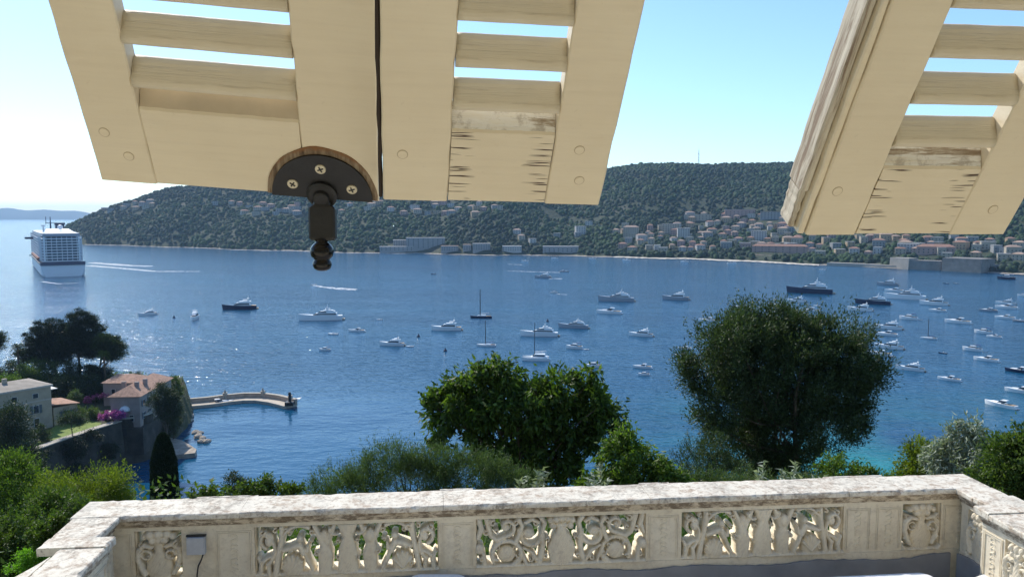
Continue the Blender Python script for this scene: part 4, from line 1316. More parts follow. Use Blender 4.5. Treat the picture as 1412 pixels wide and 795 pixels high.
# grey villa with flat roof
def grey_villa():
    far = at_z(73, 588, 10.0); near = Vector((far.x - 9.5, far.y - 13.5))
    d = (Vector(far.xy) - near).normalized(); rz = math.atan2(d.y, d.x)
    near = Vector(far.xy) - d * 22; L = 22; Wd = 11
    t = thing('grey_villa', 'three storey grey villa with flat roof at the left edge of the garden', 'house', (near.x, near.y, 10.0), rz)
    mb = MB(); mb.box((L / 2, Wd / 2, 4.7), (L, Wd, 9.4)); mb.build('wall', M_VILLA, t)
    mb = MB(); mb.box((L / 2, Wd / 2, 9.62), (L + .7, Wd + .7, .44)); mb.box((L/2, Wd/2, 6.55), (L + .14, Wd + .14, .22)); mb.build('cornice', plain('cornice_pale', (.5, .46, .4), .9), t)
    mb = MB(); v = [(-.2, -.2, 9.845), (L + .2, -.2, 9.845), (L + .2, Wd + .2, 9.845), (-.2, Wd + .2, 9.845), (4, Wd / 2, 10.9), (L - 4, Wd / 2, 10.9)]
    mb.add(v, [(0, 1, 5, 4), (1, 2, 5), (2, 3, 4, 5), (3, 0, 4), (3, 2, 1, 0)]); rf = mb.build('roof', M_ROOFG, t)
    for x in (7.2, 14.5): q = MB(); q.box((x, Wd * .45, 11.1), (.9, .7, 1.4)); q.build('chimney', M_VILLA, rf)
    for fl, (z, hh) in enumerate(((1.6, 2.3), (4.7, 1.9), (7.8, 1.1))):
        for i, x in enumerate((2.4, 6.2, 10.2, 14.2, 18.6)):
            window_on(t, (x, -.05, z), (1.25, hh), 0, shutter=M_SHUT if fl == 1 else None)
        for y in (2.6, 6.5): window_on(t, (L + .05, y, z), (1.2, hh), R(90), shutter=M_SHUT if fl < 2 else None)
    mb = MB(); mb.box((L + 1.0, 2.8, 8.4), (1.9, 3.4, .18)); mb.build('awning', M_WFRAME, t)
    # low annex with a tiled lean-to roof
    a = thing('garden_annex', 'low annex with small terracotta roof beside the grey villa', 'annex', Vector((far.x, far.y, 10)) + Vector((d.x, d.y, 0)) * 3.2, rz)
    mb = MB(); mb.box((0, 4.5, 2.1), (5.4, 8.0, 4.2)); mb.build('wall', M_VILLA, a)
    mb = MB(); mb.add([(-3.1, 0, 4.9), (3.1, 0, 4.21), (3.1, 9, 4.21), (-3.1, 9, 4.9), (-3.1, 0, 5.1), (3.1, 0, 4.4), (3.1, 9, 4.4), (-3.1, 9, 5.1)],
                      [(0,3,2,1),(4,5,6,7),(0,1,5,4),(1,2,6,5),(2,3,7,6),(3,0,4,7)]); mb.build('roof', M_ROOFT, a)
    window_on(a, (0, .45, 2.2), (1.4, 1.8), 0, shutter=M_SHUT)
grey_villa()

# waterfront villa with long hipped tile roof
def water_villa():
    D0 = 184; c = at_y(192, 546, D0); ez = c.z; base = 8.5
    t = thing('waterfront_villa', 'long pinkish villa with hipped terracotta roof beside the curved pier', 'house', (c.x, c.y, base), R(4))
    Lx, Ly, h = 6.6, 21.0, ez - base
    mb = MB(); mb.box((-Lx / 2, Ly / 2, h / 2), (Lx, Ly, h)); mb.build('wall', M_PINKW, t)
    ov = .55; z0 = h + .003; rh = 2.1
    v = [(-Lx - ov, -ov, z0), (ov, -ov, z0), (ov, Ly + ov, z0), (-Lx - ov, Ly + ov, z0), (-Lx / 2, 3.2, z0 + rh), (-Lx / 2, Ly - 3.2, z0 + rh)]
    mb = MB(); mb.add(v, [(0, 1, 4), (1, 2, 5, 4), (2, 3, 5), (3, 0, 4, 5), (3, 2, 1, 0)]); rf = mb.build('roof', M_ROOFT, t)
    for (x, y) in ((-Lx + 1.2, 5), (-1.6, 8), (-2.2, 4.4)): q = MB(); q.box((x, y, h + 1.7), (.9, .7, 1.7)); q.build('chimney', M_PINKW, rf)
    for y in (2.2, 5.8, 9.4, 13, 16.6):
        for z in (h - 2.0, h - 5.0): window_on(t, (.05, y, z), (1.1, 1.5), R(90), shutter=M_SHUT)
    for x in (-4.8, -1.9): window_on(t, (x, -.05, h - 5.2), (1.0, 1.6), 0)
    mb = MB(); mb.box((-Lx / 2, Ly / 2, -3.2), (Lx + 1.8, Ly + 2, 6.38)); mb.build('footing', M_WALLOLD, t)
    t2 = thing('low_tiled_villa', 'low house with terracotta roofs behind the waterfront villa', 'house', (c.x - 10.5, c.y + 15, base), R(4))
    mb = MB(); mb.box((-1.5, 4, 3.7), (8, 8, 7.4)); mb.build('wall', M_PINKW, t2)
    v = [(-6, -.5, 7.403), (3, -.5, 7.403), (3, 8.5, 7.403), (-6, 8.5, 7.403), (-3.5, 4, 8.9), (.5, 4, 8.9)]
    mb = MB(); mb.add(v, [(0, 1, 5, 4), (1, 2, 5), (2, 3, 4, 5), (3, 0, 4), (3, 2, 1, 0)]); mb.build('roof', M_ROOFT, t2)
    window_on(t2, (-3, -.05, 5.2), (1.0, 1.3), 0); window_on(t2, (0, -.05, 5.2), (1.0, 1.3), 0)
    # garden pavilion with pale stair
    return c
cw = water_villa()
# bougainvillea, parasol
c = at_y(155, 571, 181)
plant('bougainvillea', 'purple bougainvillea mound in front of the waterfront villa', 'shrub', (c.x, c.y, 10), [((c.x, c.y, c.z), (2.7, 1.6, .9)), ((c.x + 1.6, c.y, c.z - .1), (1.8, 1.4, .75)), ((c.x - 1.8, c.y, c.z - .5), (1.3, 1.2, .7))],
      M_BOUG, 60, .4, 4200, .26, .2, M_BARK, .12, shell=.2, limbs=6)
c = at_y(140, 548, 196)
plant('bougainvillea', 'magenta climber on the low garden wall behind the hedge', 'climber', (c.x - 2, c.y, 10), [((c.x - 3.4, c.y, c.z - .6), (1.7, 1.0, .9)), ((c.x - 1.2, c.y, c.z + .3), (1.6, 1.0, .5)), ((c.x + .6, c.y, c.z + .8), (1.2, 1.0, .4))],
      plain('magenta_flowers', (.25, .06, .16), .7), 30, .35, 1500, .24, .2, M_BARK, .1, shell=.2, limbs=4)
c = at_y(172, 563, 183.5)
t = thing('garden_parasol', 'white dome parasol beside the purple bougainvillea', 'parasol', (c.x, c.y, 10))
zc = c.z - 10
mb = MB(); mb.lathe([(1.25, zc - .55), (1.15, zc - .1), (.8, zc + .35), (.35, zc + .58), (.04, zc + .66)], n=16); mb.build('canopy', M_WHITEPL, t, smooth=True)
mb = MB(); mb.tube([(0, 0, 0), (0, 0, zc + .6)], .04, 6); mb.build('pole', M_WFRAME, t)

# garden planting on the headland
def mid(name, label, cat, px, py, D, lobes, mat, lv, ln=.35, wd=.2, tr=.25, bz=None, cl=70, cr=.8, bark=M_BARK, limbs=8, **k):
    c = at_y(px, py, D); bz = 9.8 if bz is None else bz
    return plant(name, label, cat, (c.x, c.y, bz), [blob(a, b, D + e, rx, ry, 1.0) for a, b, rx, ry, e in lobes], mat, cl, cr, lv, ln, wd, bark, tr, limbs=limbs, **k)
mid('lawn_tree', 'small round-headed tree on the villa lawn', 'tree', 98, 590, 169, [(98, 576, 19, 8, 0), (90, 580, 10, 6, 0), (108, 579, 9, 6, 0)], M_OLIVE, 9000, .22, .1, .14, shell=.2)
mid('clipped_bush', 'round grey-green bush on the lawn in front of the grey villa', 'bush', 55, 595, 166, [(55, 596, 13, 11, 0), (64, 602, 9, 8, 0)], M_OLIVE, 5000, .22, .14, .12, shell=.3, cl=40, cr=.6)
mid('rounded_shrub', 'pale rounded shrub behind the garden hedge', 'bush', 105, 546, 196, [(105, 546, 9, 9, 0)], M_FEATHER, 3500, .25, .14, .12, shell=.3, cl=30, cr=.6)
mid('clipped_hedge', 'long clipped dark hedge across the villa garden', 'hedge', 112, 570, 184, [(90, 568, 12, 9, -2), (105, 569, 12, 9, 0), (120, 570, 12, 9, 1), (134, 571, 12, 9, 2)], M_HEDGE, 11000, .26, .16, .15, shell=.3, cl=110, cr=.7)
# long hedge tops as one box-cut mesh would be flat: leaf clumps keep it soft
mid('dark_tree', 'dark spreading tree covering the left corner of the grey villa', 'tree', 12, 600, 150, [(12, 580, 26, 22, 0), (4, 610, 34, 34, 0), (30, 610, 16, 22, 0), (0, 640, 40, 28, 0), (35, 650, 24, 26, -4)], M_DARKL, 30000, .34, .18, .4, bz=4, cl=160, cr=1.3)
mid('dark_tree', 'dark shrubby tree under the sea wall beside the grey villa', 'tree', 35, 640, 146, [(38, 636, 18, 24, 0), (52, 655, 18, 20, -2)], M_DARKL, 12000, .3, .16, .3, bz=4, cl=90, cr=1.0)
mid('seaside_pine', 'green conifer in front of the waterfront villa', 'tree', 228, 590, 178, [(226, 545, 17, 14, 0), (216, 556, 14, 12, 0), (238, 553, 12, 12, 0), (230, 570, 20, 12, 0), (222, 535, 10, 8, 0), (243, 566, 10, 8, 0)], M_DARKL, 22000, .3, .1, .3, bz=1.5, cl=150, cr=.9, shell=.2, limbs=14)
mid('low_garden_tree', 'dark low trees between the pines and waterfront villa', 'tree', 165, 540, 203, [(150, 533, 14, 16, 0), (140, 545, 12, 12, 0), (128, 553, 12, 8, 0)], M_DARKL, 9000, .35, .2, .25, cl=70, cr=1.0)
mid('potted_tree', 'small dark ball shaped tree on roof line behind the low house', 'tree', 188, 516, 214, [(188, 517, 7, 6, 0)], M_DARKL, 1800, .3, .16, .15, cl=18, cr=.6, limbs=4)

mid('shore_shrub', 'green shrub at the seaward end of the waterfront villa', 'shrub', 236, 530, 212, [(238, 528, 9, 9, 0), (246, 536, 8, 8, 0)], M_HEDGE, 5000, .28, .15, .15, cl=40, cr=.7)
mid('shore_shrub', 'dark shrub on the bank above the root of the pier', 'shrub', 244, 548, 226, [(246, 546, 9, 9, 0), (240, 556, 10, 9, -8), (250, 552, 7, 6, 0)], M_DARKL, 6000, .28, .15, .15, bz=4, cl=50, cr=.8)
mid('shore_shrub', 'dark scrub on the bank behind the rock platform', 'shrub', 238, 580, 200, [(240, 578, 10, 12, 0), (234, 590, 12, 10, -4), (246, 572, 6, 8, 3)], M_DARKL, 7000, .28, .15, .15, bz=1, cl=60, cr=.8)
mid('wall_ivy', 'dark ivy hanging over the tall retaining wall', 'climber', 80, 630, 166, [(60, 628, 16, 12, -6), (84, 622, 14, 12, 0), (106, 618, 12, 16, 2), (128, 606, 10, 12, 6), (150, 622, 14, 12, 10), (110, 650, 22, 10, 0)], M_CYPR, 16000, .26, .18, .12, bz=1, cl=110, cr=.8, limbs=12)

# umbrella pines, one tree each
def big_pine(label, px, D, lobes, base_px, n, bz=9.5, tr=.42, mat=M_PINE):
    n = int(n * 1.7)
    c = at_y(base_px, 540, D)
    L = [blob(a, b, D + e, rx, ry, 1.0) for a, b, rx, ry, e in lobes]
    return plant('pine_tree', label, 'tree', (c.x, c.y, bz), L, mat, max(90, n // 170), 1.25, n, .55, .13, M_BARK, tr, up=.6, shell=.35, limbs=22, group='dark pines on the headland', flat=.55,
                 trunk_top=tuple(at_y(px, lobes[0][1] + 6, D)))
big_pine('tallest dark pine with layered crown on the headland', 108, 214, [(112, 436, 18, 10, 0), (118, 455, 28, 14, 0), (104, 470, 26, 16, 0), (130, 472, 18, 12, 0), (120, 484, 22, 10, 0)], 108, 26000)
big_pine('broad dark pine left of the tallest pine on the headland', 70, 216, [(72, 453, 30, 14, 0), (60, 470, 32, 16, 0), (50, 488, 26, 12, 0), (86, 478, 22, 22, 0), (40, 490, 12, 8, 0), (74, 495, 24, 10, 0)], 78, 32000)
big_pine('pine leaning right with lower crown at the headland edge', 146, 211, [(148, 472, 18, 12, 0), (158, 482, 14, 10, 0), (150, 489, 14, 7, 0)], 126, 12000, mat=M_DARKL)
big_pine('small dark pine below the leaning pine', 140, 209, [(143, 512, 12, 6, 0), (136, 520, 14, 7, 0), (146, 528, 13, 8, 0), (125, 510, 10, 8, 0)], 134, 9000, tr=.25)
big_pine('pine crown cut by the left edge of the view', -6, 200, [(-6, 467, 13, 8, 0), (-16, 478, 18, 8, 0)], -20, 6000, mat=M_DARKL)
for i, (a, b, rx, ry, D_, m, lb) in enumerate((
    (20, 512, 22, 16, 226, M_DARKL, 'dark bushy tree at the left edge behind the grey villa'),
    (62, 512, 24, 18, 212, M_HEDGE, 'green rounded tree below the broad pine'),
    (100, 516, 16, 18, 210, M_DARKL, 'green tree below the tallest pine'),
    (42, 520, 12, 10, 205, M_HEDGE, 'small tree between palm and grey villa'),
    (8, 528, 16, 9, 190, M_BRIGHT, 'light green shrubbery above the grey villa roof'),
    (88, 532, 22, 14, 204, M_DARKL, 'dark tree behind the grey villa roof'),
    (122, 534, 18, 16, 204, M_DARKL, 'dark tree right of the villa annex'))):
    mid('garden_tree', lb, 'tree', a, b, D_, [(a, b, rx, ry, 0), (a - rx * .5, b + ry * .5, rx * .7, ry * .7, 0), (a + rx * .4, b + ry * .5, rx * .7, ry * .6, 0)], m, 9000, .38, .2, .25, cl=70, cr=1.1, group='trees of the headland garden')

def palm(px, py, D, label, hz=9.5, r=2.1, mat=M_DARKL):
    c = at_y(px, py, D)
    t = thing('palm_tree', label, 'palm', (c.x, c.y, hz), 0, 'palms of the headland garden')
    H = c.z - hz
    mb = MB(); mb.tube([(0, 0, 0), (.1, 0, H * .5), (0, 0, H)], [.32, .24, .22], 8); mb.build('trunk', M_BARK, t)
    P = []; Dn = []
    for k in range(26):
        a = k * 2.4; el = R(-25 + 95 * (k / 26)); d0 = Vector((math.cos(a) * math.cos(el), math.sin(a) * math.cos(el), math.sin(el)))
        for j in range(16):
            f = (j + 1) / 16; p = d0 * r * f + Vector((0, 0, -r * .55 * f * f + 0)); 
            for s in (-1, 1):
                sd_ = Vector((-math.sin(a), math.cos(a), -.4)) * s
                P.append(np.array(p + sd_ * .22 + Vector((0, 0, H)))); Dn.append(np.array((sd_ + d0 * .4).normalized()))
    V, F = leaves_mesh(np.array(P), np.array(Dn), .55, .09)
    np_mesh('fronds', V, F, mat, t)
palm(24, 478, 208, 'palm standing left of the broad dark pine')
palm(31, 505, 206, 'lower palm in front of the first palm', r=1.8, mat=M_HEDGE)
palm(143, 487, 207, 'slender palm right of the pine trunks', r=1.9, mat=M_HEDGE)

# quay, rocks, curved pier
def flat_slab(name, label, cat, pix, z, th, mat, parent=None, seed=0):
    rr = random.Random(seed); pts = [at_z(a, b, z) for a, b in pix]
    c = sum((Vector((p.x, p.y, 0)) for p in pts), Vector()) / len(pts)
    mb = MB(); mb.prism([(p.x - c.x + rr.uniform(-.15, .15), p.y - c.y + rr.uniform(-.15, .15)) for p in pts], 0, th)
    o = mb.build(name, mat); o.location = (c.x, c.y, z - th); tag(o, label, cat); return o
flat_slab('rock_quay', 'flat pale rock platform at the water edge behind the cypress', 'quay', [(222, 612), (236, 603), (250, 606), (262, 613), (271, 619), (268, 624), (240, 627), (222, 624)], 1.1, 2.6, M_ROCK)
def rock(mb, c, s, rr):
    vs = []; n = 7
    for j, (zz, f) in enumerate(((-.5, .9), (.0, 1.0), (.45, .75), (.7, .35))):
        for k in range(n):
            a = 2 * math.pi * k / n + rr.uniform(-.2, .2); r = f * rr.uniform(.75, 1.15)
            vs.append((c[0] + s[0] * r * math.cos(a), c[1] + s[1] * r * math.sin(a), c[2] + s[2] * (zz + rr.uniform(-.1, .1))))
    fs = [(j*n + k, j*n + (k+1) % n, (j+1)*n + (k+1) % n, (j+1)*n + k) for j in range(3) for k in range(n)] + [tuple(3*n + k for k in range(n)), tuple(range(n-1, -1, -1))]
    mb.add(vs, fs)
ROCKS = [(270, 596, 1.0, 'first dark rock of the short rock row in the bay'), (276, 597, .8, 'small second rock of the short rock row'), (273, 602, 1.2, 'broad pale rock of the short rock row'),
         (279, 604, .9, 'pointed rock in the middle of the rock row'), (278, 609, 1.1, 'low dark rock near the end of the rock row'), (285, 609, 1.1, 'outermost dark rock of the rock row'),
         (256, 570, 2.0, 'pale triangular boulder at the root of the pier'), (250, 577, 2.2, 'flat boulder below the root of the pier'), (258, 580, 1.6, 'pale boulder at the waterline under the villa'),
         (247, 585, 1.6, 'dark boulder on the shore under the conifer'), (243, 592, 1.8, 'brown boulder above the rock platform'), (238, 598, 1.5, 'brown shore boulder next to the rock platform'), (262, 574, 1.2, 'small boulder at the pier corner')]
for i, (a, b, s, lb) in enumerate(ROCKS):
    rr = random.Random(i + 5); p = at_z(a, b, 0); mb = MB(); rock(mb, (0, 0, 0), (s * 1.1, s * 1.5, s * .8), rr); o = mb.build('rock', M_ROCK); o.location = (p.x, p.y, .15); tag(o, lb, 'rock', 'rocks of the small bay')

pier = thing('curved_pier', 'curved stone pier with seaward parapet and short posts', 'pier', at_z(250, 560, 0))
po = Vector(pier.location)
PT = [(246, 562), (262, 559.5), (290, 557), (315, 553.5), (335, 551.5), (352, 551.5), (370, 554), (384, 557.5), (391, 559.5)]
near = [at_z(a, b, .9) for a, b in PT]
nrm = []
for i in range(len(near)):
    d = (near[min(i+1, len(near)-1)] - near[max(i-1, 0)]); d.z = 0; d.normalize(); nrm.append(Vector((-d.y, d.x, 0)))
mb = MB(); wdt = 4.6
mb.loft([[near[i] - po + nrm[i] * o_ + Vector((0, 0, z)) for o_, z in ((0, -2.5), (0, 0), (wdt, 0), (wdt, -2.5))] for i in range(len(near))]); mb.build('deck', plain('pier_deck', (.50, .43, .34), .9, 0, .12, .8), pier)
mb = MB(); mb.loft([[near[i] - po + nrm[i] * o_ + Vector((0, 0, z)) for o_, z in ((wdt - .8, .003), (wdt - .8, 1.25), (wdt + .2, 1.3), (wdt + .2, -.6))] for i in range(len(near))]); mb.build('parapet', plain('pier_parapet', (.46, .36, .28), .9, 0, .15, .8), pier)
mb = MB(); mb.loft([[near[i] - po + nrm[i] * o_ + Vector((0, 0, z)) for o_, z in ((wdt - .95, 1.31), (wdt - .95, 1.43), (wdt + .35, 1.43), (wdt + .35, 1.31))] for i in range(len(near))]); mb.build('coping', M_COPE, pier)
for i in (1, 3, 5, 7):
    mb = MB(); mb.box((0, 0, .95), (.9, 1.3, 1.9)); mb.box((0, 0, 1.98), (1.2, 1.5, .16)); mb.lathe([(.3, 2.07), (.42, 2.3), (.22, 2.75), (.08, 3.0)], n=8); o = mb.build('post', M_COPE, pier); o.location = near[i] - po + nrm[i] * (wdt - .4)
mb = MB(); mb.box((0, 0, .5), (2.4, 2.8, 1.0)); mb.lathe([(.45, 1.0), (.4, 3.2), (.55, 3.3), (.3, 3.9)], n=8); o = mb.build('beacon', M_BLACK, pier); o.location = near[-1] - po + nrm[-1] * 2.2
# ------------------------------------------------------------------ woods, houses and shore of the far cape
def ico_dome():
    vs = [(0, 0, 1)]; n = 7
    for el, k0 in ((52, 0), (14, .5), (-25, 0)):
        for k in range(n):
            a = 2 * math.pi * (k + k0) / n; vs.append((math.cos(a) * math.cos(R(el)), math.sin(a) * math.cos(R(el)), math.sin(R(el))))
    fs = [(0, 1 + k, 1 + (k+1) % n) for k in range(n)]
    for r in range(2):
        for k in range(n):
            a, b = 1 + r*n + k, 1 + r*n + (k+1) % n; c, d = a + n, b + n
            fs += [(a, c, d), (a, d, b)]
    return np.array(vs), np.array(fs)
DV, DF = ico_dome()

HOUSE_SPOTS = []   # (x, y, radius) kept free of trees
def cape_spot(px, py):
    p = hit_cape(px, py); return p

M_HW = [plain('house_cream', (.40, .35, .27), .9, 0, .06, .2), plain('house_pink', (.40, .27, .23), .9, 0, .06, .2), plain('house_white', (.46, .44, .41), .9, 0, .05, .2),
        plain('house_ochre', (.40, .30, .19), .9, 0, .06, .2), plain('house_grey', (.29, .29, .28), .9, 0, .06, .2)]
M_HR = [plain('roof_tile_red', (.30, .165, .115), .9, 0, .15, .3), plain('roof_tile_pale', (.36, .25, .185), .9, 0, .15, .3), plain('roof_flat_white', (.44, .42, .39), .9, 0, .05, .3)]
M_HWIN = plain('far_window', (.045, .055, .065), .3)
HPROT = {}
def far_house(w, d, h, roof, wm, rm):
    key = (w, d, h, roof, wm, rm)
    if key in HPROT: return HPROT[key]
    parts = []
    mb = MB(); mb.box((0, 0, h / 2 - 2.5), (w, d, h + 5)); parts.append(('wall', mb.data('wall', M_HW[wm])))
    mb = MB()
    if roof == 'hip':
        o = .5; r = min(w, d) * .22; e = d * .42
        v = [(-w/2-o, -d/2-o, h+.01), (w/2+o, -d/2-o, h+.01), (w/2+o, d/2+o, h+.01), (-w/2-o, d/2+o, h+.01), (-w/2+e, 0, h+r), (w/2-e, 0, h+r)]
        mb.add(v, [(0,1,5,4), (1,2,5), (2,3,4,5), (3,0,4), (3,2,1,0)])
    else:
        mb.box((0, 0, h + .26), (w + .6, d + .6, .5))
    parts.append(('roof', mb.data('roof', M_HR[rm])))
    nf = max(1, int(h // 3)); nw = max(2, min(8, int(w // 3.4)))
    for f in range(nf):
        for i in range(nw):
            mb = MB(); mb.box((-w/2 + (i + .5) * w / nw, -d/2 - .05, 1.5 + f * 3.0), (1.2, .14, 1.5)); parts.append(('window', mb.data('window', M_HWIN)))
    HPROT[key] = parts
    return parts
def place_house(px, py, w, d, h, roof, wm, rm, label, group=None, rz=None, nm='hillside_house', cat='house', lift=0.0):
    p = cape_spot(px, py)
    if p is None: return
    face = -math.atan2(p.x, p.y)                     # roughly toward the bay
    rz = face + random.uniform(-.45, .45) if rz is None else face + rz
    t = thing(nm, label, cat, (p.x, p.y, p.z - .5 + lift), rz, group)
    for n_, me in far_house(w, d, h, roof, wm, rm):
        o = bpy.data.objects.new(n_, me); COL.objects.link(o); o.parent = t
    HOUSE_SPOTS.append((p.x, p.y, max(w, d) * .5 + 3.5))
rr = random.Random(11)
def scatter(n, box, label, group, sizes=((9, 8, 6), (12, 9, 6), (14, 10, 9)), seed=0, mats=(0, 0, 1, 2, 3, 4), gap=5.5):
    r2 = random.Random(seed); pts = []
    tries = 0
    while len(pts) < n and tries < n * 60:
        tries += 1
        px = r2.uniform(box[0], box[2]); py = r2.uniform(box[1], box[3])
        if len(box) > 4: py += (px - box[0]) * box[4]
        if all(abs(px - a) > gap or abs(py - b) > gap * .55 for a, b in pts): pts.append((px, py))
    for px, py in pts:
        w, d, h = r2.choice(sizes); wm = r2.choice(mats); flat = r2.random() < .3
        place_house(px, py, w, d, h, 'flat' if flat else 'hip', wm, 2 if flat else r2.choice((0, 1)), label, group)
S1 = ((10, 9, 6), (13, 9, 6), (15, 10, 6))
scatter(14, (135, 279, 215, 292), 'pale villa on the wooded left end of the cape', 'villas on the left end of the cape', S1, 1, gap=6)
scatter(18, (290, 281, 415, 296), 'cream villa in the upper row left of the hanging knob', 'villas left of the hanging knob', S1, 2, gap=6)
scatter(26, (450, 281, 690, 297), 'villa in the upper row between knob and middle shutter', 'villas below the middle shutter', S1, 3, gap=6.5)
S2 = ((8, 7, 5.5), (10, 8, 6), (12, 9, 7), (15, 10, 8.5), (9, 8, 8))
scatter(74, (856, 313, 1090, 348), 'small house in the terraced town above the beach', 'houses of the terraced town above the beach', S2, 4, gap=7.6)
scatter(20, (950, 299, 1090, 312), 'house on the upper edge of the terraced town', 'houses on the upper edge of the town', S2, 5, gap=8)
scatter(52, (1090, 326, 1412, 352, .03), 'house of the old quarter under the right shutter', 'houses under the right shutter', S2, 6, gap=8.5)
scatter(6, (700, 318, 850, 335), 'single villa among woods right of the long waterside sheds', 'villas in the woods by the waterside sheds', S1, 8, gap=14)
place_house(800, 322, 16, 12, 12, 'flat', 2, 2, 'tall white villa alone among trees left of the town', rz=.2)
place_house(812, 312, 12, 10, 9, 'flat', 2, 2, 'white square house above the tall white villa', rz=-.1)
place_house(962, 303, 46, 12, 9, 'flat', 0, 2, 'long flat roofed apartment block at the top of the town', nm='apartment_block', cat='apartment block', rz=0)
place_house(1020, 298, 50, 14, 11, 'flat', 1, 2, 'large pinkish apartment block under the cliffs', nm='apartment_block', cat='apartment block', rz=.05)
place_house(1066, 302, 40, 14, 12, 'flat', 4, 1, 'grey apartment block right of the large pinkish block', nm='apartment_block', cat='apartment block', rz=0)
place_house(925, 322, 26, 12, 15, 'flat', 0, 2, 'tall cream block in the middle of the town', nm='apartment_block', cat='apartment block', rz=0)
place_house(942, 328, 18, 12, 15, 'flat', 2, 2, 'white apartment block beside the tall cream block', nm='apartment_block', cat='apartment block', rz=.1)
place_house(870, 326, 24, 12, 15, 'hip', 0, 1, 'four storey cream block at the left end of the town', nm='apartment_block', cat='apartment block', rz=0)
place_house(1046, 332, 22, 12, 15, 'flat', 2, 2, 'white block near the beach with flat roof', nm='apartment_block', cat='apartment block', rz=0)
place_house(1252, 346, 24, 14, 9, 'flat', 2, 2, 'bright white flat roofed building under the right shutter', nm='harbour_building', cat='building', rz=0)
place_house(1290, 349, 40, 14, 8, 'hip', 1, 0, 'long red roofed building above the citadel wall', nm='harbour_building', cat='building', rz=0)
place_house(1075, 348, 70, 12, 9, 'hip', 1, 0, 'long pink arcaded building behind the beach', nm='harbour_building', cat='building', rz=-.06)
for (a, b, w, h, wm, rm, lb) in ((547, 345, 52, 6, 4, 2, 'low white roofed boat shed at the left of the waterside'), (587, 342, 60, 16, 4, 2, 'large grey hall with white roof on the waterside'), (552, 339, 22, 9, 4, 2, 'small hall between the white roofed sheds'),
                                 (620, 345, 26, 7, 4, 1, 'small grey building right of the large hall'), (644, 345, 12, 8, 4, 1, 'narrow waterside hut in the middle'), (664, 344, 26, 9, 4, 2, 'grey waterside building with pale roof'),
                                 (706, 346, 28, 7, 2, 2, 'white roofed waterside building right of centre'), (773, 347, 52, 8, 4, 2, 'long grey waterside shed left of the beach')):
    place_house(a, b, w, 14, h, 'flat', wm, rm, lb, nm='waterside_building', cat='building', rz=0)

# railway arcade, quays, citadel
def shore_wall(name, label, pix, h, back, mat, cat='wall', arches=0):
    pts = [at_z(a, b, 0) for a, b in pix]; c = pts[0]
    t = thing(name, label, cat, (c.x, c.y, 0))
    mb = MB(); secs = []
    for i, p in enumerate(pts):
        d = (pts[min(i+1, len(pts)-1)] - pts[max(i-1, 0)]).normalized(); nr = Vector((-d.y, d.x, 0)); q = p - c
        secs.append([q + nr * 0 + Vector((0, 0, -2)), q + nr * .8 + Vector((0, 0, h)), q + nr * back + Vector((0, 0, h)), q + nr * back + Vector((0, 0, -2))])
    mb.loft(secs); mb.build('masonry', mat, t)
    for k in range(arches):
        f = (k + .5) / arches * (len(pts) - 1); i = min(int(f), len(pts) - 2); q = pts[i].lerp(pts[i+1], f - i) - c; d = (pts[i+1] - pts[i]).normalized(); nr = Vector((-d.y, d.x, 0))
        pl = [(-1.7, 0), (1.7, 0)] + [(1.7 * math.cos(R(a)), 3.2 + 1.7 * math.sin(R(a))) for a in range(0, 181, 30)]
        mb = MB(); M = Matrix.Identity(4)
        for r_ in range(3): M[r_][0] = d[r_]; M[r_][1] = (0, 0, 1)[r_]; M[r_][2] = nr[r_]; M[r_][3] = q[r_]
        mb.prism(pl, .05, .75, M=M); mb.build('arch', M_HWIN, t)
    return t
M_PROM = plain('promenade_wall', (.40, .29, .23), .9, 0, .15, .05)
M_PALEQ = plain('pale_quay_stone', (.32, .29, .245), .9, 0, .15, .1)
shore_wall('seafront_wall', 'reddish retaining wall along the left part of the beach', [(852, 350.5), (890, 351.5), (912, 352.5)], 5, 5, M_PROM)
shore_wall('railway_arcade', 'grey railway arcade with dark arches behind the beach', [(918, 352.5), (945, 353.5), (972, 355)], 8, 8, M_PALEQ, 'arcade', 7)
shore_wall('seafront_wall', 'long reddish wall below the pink arcaded building', [(974, 355), (1020, 357), (1070, 360), (1112, 362)], 7, 4, M_PROM)
shore_wall('stone_quay', 'low stone quay left of the citadel', [(1140, 366), (1190, 368), (1250, 371)], 3.5, 14, M_PALEQ, 'quay')
shore_wall('citadel_wall', 'pale bastion face of the citadel', [(1226, 369.5), (1252, 371.5)], 12, 14, M_PALEQ, 'bastion')  # this face takes the paler quay stone
shore_wall('citadel_wall', 'dark left curtain wall of the citadel', [(1254, 371.5), (1297, 373)], 10, 18, M_BASTION, 'bastion')
shore_wall('citadel_wall', 'tall dark blue-grey main bastion of the citadel', [(1298, 373.5), (1352, 376.5)], 14, 30, M_BASTION, 'bastion')
shore_wall('citadel_wall', 'small dark return wall right of the main bastion', [(1366, 375.5), (1395, 376)], 8, 14, M_BASTION, 'bastion')

